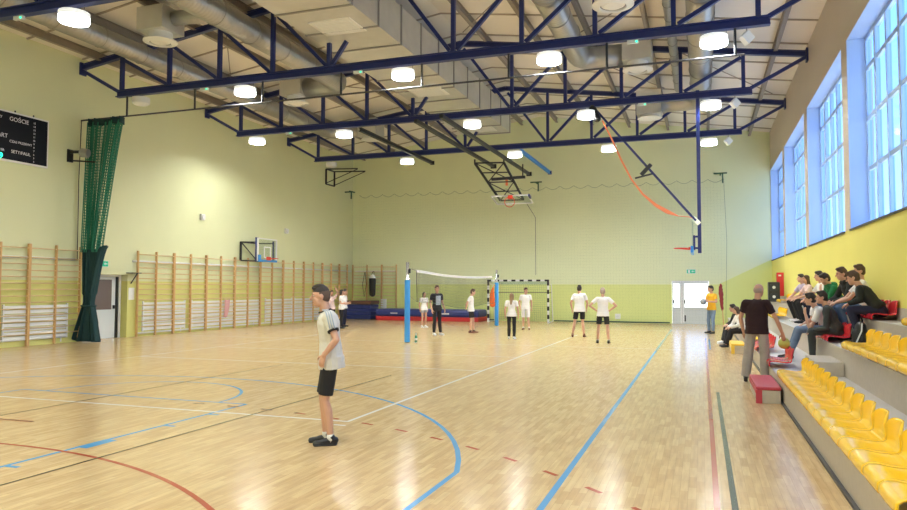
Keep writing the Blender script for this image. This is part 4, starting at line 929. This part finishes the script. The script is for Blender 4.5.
MB().tube([nk+V((.067*math.cos(2*PI*i/24), .002+.067*math.sin(2*PI*i/24), -.010-.022*math.sin(2*PI*i/24))) for i in range(24)], .008, 8, True).build('collar', 'cblack', sh_, smooth=True)
for q in 'LR':
    o_, e = J[q+'sho'], J[q+'elb']; a, b = lerp(o_, e, .57), lerp(o_, e, .645)
    MB().cone(a, b, .066, .0645, ca=False, cb=False).build('cuff', 'cblack', sh_, smooth=True)
    dr = (e-o_).normalized(); out = V((-1 if q == 'L' else 1, 0, 0))
    for j in (-1, 0, 1):
        pts = []
        for i in range(10):
            w_ = i/9; base = lerp(V((nk.x+(-.085 if q == 'L' else .085), nk.y+.0, nk.z-.035)), o_, min(1, w_*2)) if w_ < .5 else lerp(o_, lerp(o_, e, .5), (w_-.5)*2)
            nrm = (V((0, 0, 1))*(1-w_*.95)+out*(.1+w_)).normalized(); rad = .062 if w_ >= .5 else lerp(.035, .064, w_*2)
            ax = V((0, 1, 0)); pts.append(base+nrm*(rad+.008)+ax*j*.026)
        MB().tube(pts, .0065, 6).build('shoulder_stripe', 'cgrey', sh_, smooth=True)

# players across the hall
person('girl with dark hair and white top, nearest the mat stack, in black trousers', (-14.5, 26.8, 0), (.9, .3), 1.66, 'cwhite', 'short', 'cblack', 'slim', 'shoeblack', 'hair', 'bob', dict(FRONT), female=True, look=(.1, 1, 0))
person('person in pale pink top with raised arms, partly hidden behind foreground boy', (-15.25, 27.3, 0), (.6, -.5), 1.62, 'cpink', 'short', 'cblack', 'slim', 'shoeblack', 'hair', 'short', dict(Lelb=(-.27, .1, 1.62), Lwri=(-.16, .1, 1.86), Lhd=(.4, .1, 1), Lhn=(1, 0, 0), Relb=(.27, .1, 1.6), Rwri=(.22, .1, 1.84), Rhd=(-.4, .1, 1), Rhn=(-1, 0, 0)), female=True)
person('dark-haired person in white between two others behind foreground boy', (-15.05, 28.1, 0), (.9, .1), 1.66, 'cwhite', 'short', 'cnavy', 'slim', 'shoeblack', 'hair', 'short', dict(FRONT))
person('girl in white top and short grey shorts by the crash mat', (-11.49, 28.75, 0), (.8, -.6), 1.56, 'cwhite', 'short', 'cgrey', 'short', 'shoewhite', 'hair', 'bob', dict(Lelb=(-.23, -.06, 1.13), Lwri=(-.2, .0, .9)), female=True, legcut=.42, hem=-.11)
bt, J2, s2 = person('boy in black printed T-shirt and black trousers, standing under the net', (-9.24, 24.4, 0), (.75, -.65), 1.83, 'cblack', 'short', 'cblack', 'slim', 'shoewhite', 'hairbrown', 'short', dict(Rwri=(.25, .1, .9), Lwri=(-.26, .1, .9), Lank=(-.12, .06, .085)), look=(.2, 1, -.05))
pr = MB().grid(lambda u, v: V((lerp(-.10, .10, u), .125*s2-.02*(2*u-1)**2, lerp(1.38, 1.06, v)*s2)), 6, 8).build('chest_print', 'cgrey', [c for c in kids(bt) if c.name.startswith('shirt')][0], smooth=True)
person('boy in white T-shirt and black shorts facing the goal, hands behind back', (-8.40, 25.9, 0), (.95, .25), 1.71, 'cwhite', 'short', 'cblack', 'short', 'shoebrown', 'hairbrown', 'short', dict(BEHIND, neck=(0, .03, 1.46), Lank=(-.1, .1, .085), Lknee=(-.1, .08, .49)), look=(0, 1, -.25), sockm='cblack')
person('girl seen from behind with long fair hair, white T-shirt and black trousers', (-6.15, 23.45, 0), (-.1, 1), 1.57, 'cwhite', 'short', 'cblack', 'slim', 'shoewhite', 'hairblond', 'long', dict(), female=True, look=(.25, 1, .05))
person('boy all in white standing in front of the goal', (-6.97, 28.9, 0), (.15, -1), 1.75, 'cwhite', 'short', 'cwhite', 'short', 'shoebrown', 'hairbrown', 'short', dict(Relb=(.28, -.1, 1.13), Rwri=(.22, .05, .93), Lank=(-.14, 0, .085)), look=(-.6, 1, 0), legcut=.95, sockm='cwhite')
person('dark-haired man seen from behind in white T-shirt, left of the two', (-4.12, 25.2, 0), (-.05, 1), 1.84, 'cwhite', 'short', 'cblack', 'short', 'shoebrown', 'hair', 'short', dict(Lank=(-.24, .0, .085), Lknee=(-.17, .02, .49), Rank=(.15, 0, .085), Lelb=(-.29, -.02, 1.15), Relb=(.27, .0, 1.15), Rwri=(.22, .14, .96), Lwri=(-.26, .1, .93)), sockm='shoebrown', legcut=.72)
person('man with hands on hips seen from behind, white T-shirt, right of the two', (-2.96, 22.6, 0), (-.12, 1), 1.75, 'cwhite', 'short', 'cblack', 'short', 'shoeblack', 'hairgrey', 'short', dict(HIPS, Lank=(-.17, 0, .085), Rank=(.17, 0, .085), Lknee=(-.14, .01, .49), Rknee=(.14, .01, .49)), legcut=.72)
person('man in yellow T-shirt and light jeans holding a ball near end door', (.34, 29.0, 0), (-.75, -.65), 1.84, 'cyellow', 'short', 'cjeanl', 'slim', 'shoeblack', 'hair', 'short', dict(Relb=(.30, .0, 1.16), Rwri=(.14, .24, 1.15), Rhd=(-.5, .8, .1), Rhn=(-.9, -.3, 0), Lelb=(-.28, .02, 1.16), Lwri=(-.12, .24, 1.17), Lhd=(.35, .8, .1), Lhn=(.9, -.3, 0), Lank=(-.17, .1, .085), Rank=(.2, -.05, .085), Lknee=(-.14, .08, .49), Rknee=(.15, .02, .49)), look=(.25, 1, -.1))
fx = V((-.75, -.65, 0)).normalized(); bp = V((.34, 29.0, 0))+fx*.40+V((0, 0, 1.22))
o = MB().ell(bp, (.12, .12, .12), n=20, k=14).build('ball', 'ballgrey', smooth=True); tag(o, 'grey ball in the hands of the yellow-shirted man', 'ball')
# furled flag
t = thing('furled_flag', 'furled dark red flag leaning in the corner behind yellow-shirted man', 'flag', (.78, 32.4, 0)); MB().cyl((.08, 0, 0), (-.02, 0, 1.95), .02, n=8).build('pole', 'wood', t); b = MB(); b.cone((.03, 0, .8), (-.02, 0, 1.55), .045, .10, .7); b.cone((-.02, 0, 1.55), (-.02, 0, 1.9), .10, .05, .7); b.blob('cloth', 'flagred', t, .012, 3, .05)
# man in maroon
person('bald man in dark maroon T-shirt and grey trousers at foot of the stand', (.95, 14.3, 0), (.22, 1), 1.84, 'cmaroon', 'short', 'ctrack', 'long', 'shoeblack', 'hairgrey', 'bald', dict(Lank=(-.20, .02, .085), Lknee=(-.15, .05, .5), Rank=(.12, .03, .085), Rknee=(.12, .04, .5), Relb=(.32, .03, 1.12), Rwri=(.40, .14, .86), Rhd=(.12, .35, -.93), Rhn=(.1, .8, .5), Lelb=(-.27, .02, 1.13), Lwri=(-.24, .1, .89), neck=(.02, .02, 1.47)), look=(.45, 1, -.12), skin='skin2', belly=.03, vox=.007)
o = MB().ell((1.43, 14.52, .72), (.105, .105, .105), n=20, k=14).build('ball', 'ballgreen', smooth=True); tag(o, 'lime green ball held low by the man in maroon', 'ball')

# spectators in the stand
def sit(label, x, y, tier, face, lean, **k):
    fl = [0, RZ[0], RZ[1]][tier]+.007; st = RZ[tier]+.085-fl
    if tier == 2: k['pose'] = {**dict(Lank=(-.12, .27, .09), Rank=(.12, .25, .09), Lknee=(-.15, .42, st+.07), Rknee=(.15, .42, st+.07)), **k.get('pose', {})}
    hh = k.get('h', 1.74); return person(label, (x, y, fl), face, seated=(st/(hh/1.75), lean, 0), **k)
CHIN = dict(Lelb=(-.15, .34, .62), Lwri=(-.06, .37, .88), Lhd=(.2, .1, 1), Lhn=(.3, -1, 0))
sit('boy in dark jacket and glasses leaning forward on the top row', 2.90, 14.0, 2, (-.93, .35), 38, h=1.80, top='cdark', sleeve='long', bottom='cnavy', legs='slim', shoes='shoeblack', hair='hairbrown', style='short', look=(-.15, 1, -.3), vox=.007)
GL = [o for o in bpy.data.objects if o.name.startswith('person')][-1]
sit('boy with short dark hair sitting upright behind the dark-jacketed boy', 2.88, 15.15, 2, (-.97, .05), 4, h=1.82, top='cwhite', sleeve='short', bottom='cjean', legs='slim', hair='hairbrown', style='short', look=(-.25, 1, -.1))
sit('brown-haired spectator in dark hooded top hidden behind dark-jacketed boy', 2.86, 15.75, 2, (-.95, -.2), 22, h=1.84, top='cdark', sleeve='long', bottom='cjean', legs='slim', hair='hairbrown', style='short', hood=True, look=(0, 1, -.2))
sit('boy in green hooded top resting his face on one hand', 2.80, 16.75, 2, (-.95, -.25), 34, h=1.78, top='cgreen', sleeve='long', bottom='cjean', legs='slim', hair='hair', style='short', hood=True, look=(0, 1, -.5), pose=dict(Lelb=(-.15, .42, .66), Lwri=(-.05, .46, .90), Lhd=(.2, .0, 1), Lhn=(.2, -1, 0), Lht=(1, 0, 0)))
sit('dark-haired boy in white T-shirt left of the green hooded top', 2.84, 19.2, 2, (-1, -.2), 12, h=1.78, top='cwhite', sleeve='short', bottom='cnavy', legs='slim', hair='hair', style='short', look=(0, 1, -.1))
sit('long-haired girl in pale top on the top row', 2.84, 21.6, 2, (-.95, -.2), 12, h=1.68, top='cpink', sleeve='short', bottom='cblack', legs='slim', hair='hairbrown', style='long', female=True, look=(-.1, 1, -.05))
lb, J3, s3 = sit('dark-haired boy in lavender top, black trousers with pale side stripes', 2.82, 22.6, 2, (-1, -.35), 10, h=1.74, top='clav', sleeve='short', bottom='cblack', legs='slim', shoes='shoewhite', hair='hair', style='short', look=(.1, 1, 0))
tr = [c for c in kids(lb) if c.name.startswith('trousers')][0]
for q, sg in (('L', -1), ('R', 1)): MB().tube([J3[q+'hip']+V((sg*.095, 0, .0)), J3[q+'knee']+V((sg*.072, 0, 0)), J3[q+'ank']+V((sg*.06, 0, .02))], .012, 6).build('side_stripe', 'cwhite', tr)
sit('boy in white printed T-shirt and blue jeans with hand on chin', 2.38, 15.62, 1, (-.93, -.15), 34, h=1.80, top='cwhite', sleeve='short', bottom='cjeanl', legs='slim', shoes='shoeblack', hair='hair', style='short', look=(.25, 1, -.1), vox=.007,
    pose=dict(Lelb=(-.17, .42, .60), Lwri=(-.06, .46, .86), Lhd=(.2, .1, 1), Lhn=(.3, -1, 0), Lht=(1, .2, 0), Rknee=(.16, .55, .57), Rank=(.2, .72, .09), Lknee=(-.12, .60, .58), Lank=(-.10, .78, .09)))
sit('boy in charcoal sweatshirt and trousers on the middle row red seat', 2.38, 14.88, 1, (-.97, .15), 22, h=1.76, top='ccharcoal', sleeve='long', bottom='ccharcoal', legs='slim', shoes='shoeblack', hair='hair', style='short', look=(-.1, 1, -.1), vox=.007,
    pose=dict(Lelb=(-.26, .18, .66), Lwri=(-.16, .40, .62), Relb=(.26, .16, .66), Rwri=(.16, .40, .62)))
sit('woman in white blouse and black trousers on the far front row', 1.14, 22.5, 0, (-.9, -.3), 20, h=1.66, top='cwhite', sleeve='long', bottom='cblack', legs='long', shoes='shoeblack', hair='hairbrown', style='bob', female=True, look=(0, 1, -.15), pose=dict(Lank=(-.12, .58, .09), Rank=(.12, .52, .09)))
sit('bearded dark-clothed person beyond the woman in white blouse', 1.16, 23.9, 0, (-.9, -.2), 24, h=1.74, top='cblack', sleeve='long', bottom='cblack', legs='long', shoes='shoewhite', hair='hair', style='short', look=(.1, 1, -.1), pose=dict(Lank=(-.12, .6, .09), Rank=(.12, .54, .09)))
# bag at the feet of the top row
t = thing('backpack', 'black backpack standing below the red seat of dark-jacketed boy', 'bag', (2.55, 13.72, RZ[1]+.007)); b = MB(); b.cone((0, 0, .09), (0, 0, .30), .15, .13, .7, (0, 1, 0)); b.cone((-.08, 0, .08), (-.08, 0, .2), .1, .09, .6, (0, 1, 0)); b.blob('bag_body', 'black', t, .012); MB().tube([(0, -.05, .40), (0, 0, .46), (0, .05, .40)], .012, 6).build('carry_loop', 'black', t); MB().tube([(-.1, -.16, .05), (-.02, -.17, .25), (0, -.12, .38)], .012, 6).build('strap', 'lamp_off', t)
# glasses of the dark-jacketed boy
for o in bpy.data.objects:
    if o.get('label', '').startswith('boy in dark jacket'):
        ey = [c for c in kids(o) if c.name.startswith('eye') and not c.name.startswith('eyebrow')]
        cs = [sum((V(v.co) for v in e.data.vertices), V())/len(e.data.vertices) for e in ey]
        g = MB(); nrm = (cs[0]-cs[1]).normalized().cross(V((0, 0, 1))).normalized()
        if nrm.y < 0: nrm = -nrm
        for c_ in cs: g.ring(c_+nrm*.02, .022, .003, 'Y', 14, 5)
        g.cyl(cs[0]+nrm*.02, cs[1]+nrm*.02, .002, n=5); g.build('glasses', 'black', o)

# ------------------------------------------------------------------ bake modifiers to plain meshes
bpy.context.view_layer.update()
for o in [o for o in bpy.data.objects if o.type == 'FONT']:
    me = bpy.data.meshes.new_from_object(o); n = bpy.data.objects.new('lettering', me); C.objects.link(n); n.parent = o.parent; n.location = o.location; n.rotation_euler = o.rotation_euler; bpy.data.objects.remove(o)
bpy.context.view_layer.update()
dg = bpy.context.evaluated_depsgraph_get(); done = {}
for o in list(bpy.data.objects):
    if o.type == 'MESH' and len(o.modifiers):
        if o.data.name not in done: done[o.data.name] = bpy.data.meshes.new_from_object(o.evaluated_get(dg))
for o in list(bpy.data.objects):
    if o.type == 'MESH' and len(o.modifiers): o.data = done[o.data.name]; o.modifiers.clear()

# ------------------------------------------------------------------ light
wd_ = bpy.data.worlds.new('sky'); bpy.context.scene.world = wd_; wd_.use_nodes = True; nt = wd_.node_tree; bg = nt.nodes['Background']
tc = nt.nodes.new('ShaderNodeTexCoord'); sp = nt.nodes.new('ShaderNodeSeparateXYZ'); cr = nt.nodes.new('ShaderNodeValToRGB')
nt.links.new(tc.outputs['Generated'], sp.inputs[0]); nt.links.new(sp.outputs['Z'], cr.inputs[0]); nt.links.new(cr.outputs[0], bg.inputs[0])
cr.color_ramp.elements[0].position = .0; cr.color_ramp.elements[0].color = (1.0, 1.0, 1.0, 1)
cr.color_ramp.elements[1].position = .4; cr.color_ramp.elements[1].color = (.16, .42, 1.0, 1)
cr.color_ramp.elements.new(.028).color = (1, 1, 1, 1); cr.color_ramp.elements.new(.055).color = (.42, .64, 1.0, 1)
bg.inputs[1].default_value = 2.2
for y in (-1.5, 5.3):   # the lamps over the near half of the hall, behind the camera
    for x in LX:
        l = bpy.data.lights.new('lamp_near', 'AREA'); l.shape = 'DISK'; l.size = .5; l.energy = 110; l.color = (.975, 1, .94)
        o = bpy.data.objects.new('lamp_near', l); C.objects.link(o); o.location = (x, y, 7.4)
sc = bpy.context.scene
sc.view_settings.view_transform = 'Standard'; sc.view_settings.look = 'None'; sc.view_settings.gamma = 1; sc.view_settings.exposure = .48
sc.view_settings.use_curve_mapping = False
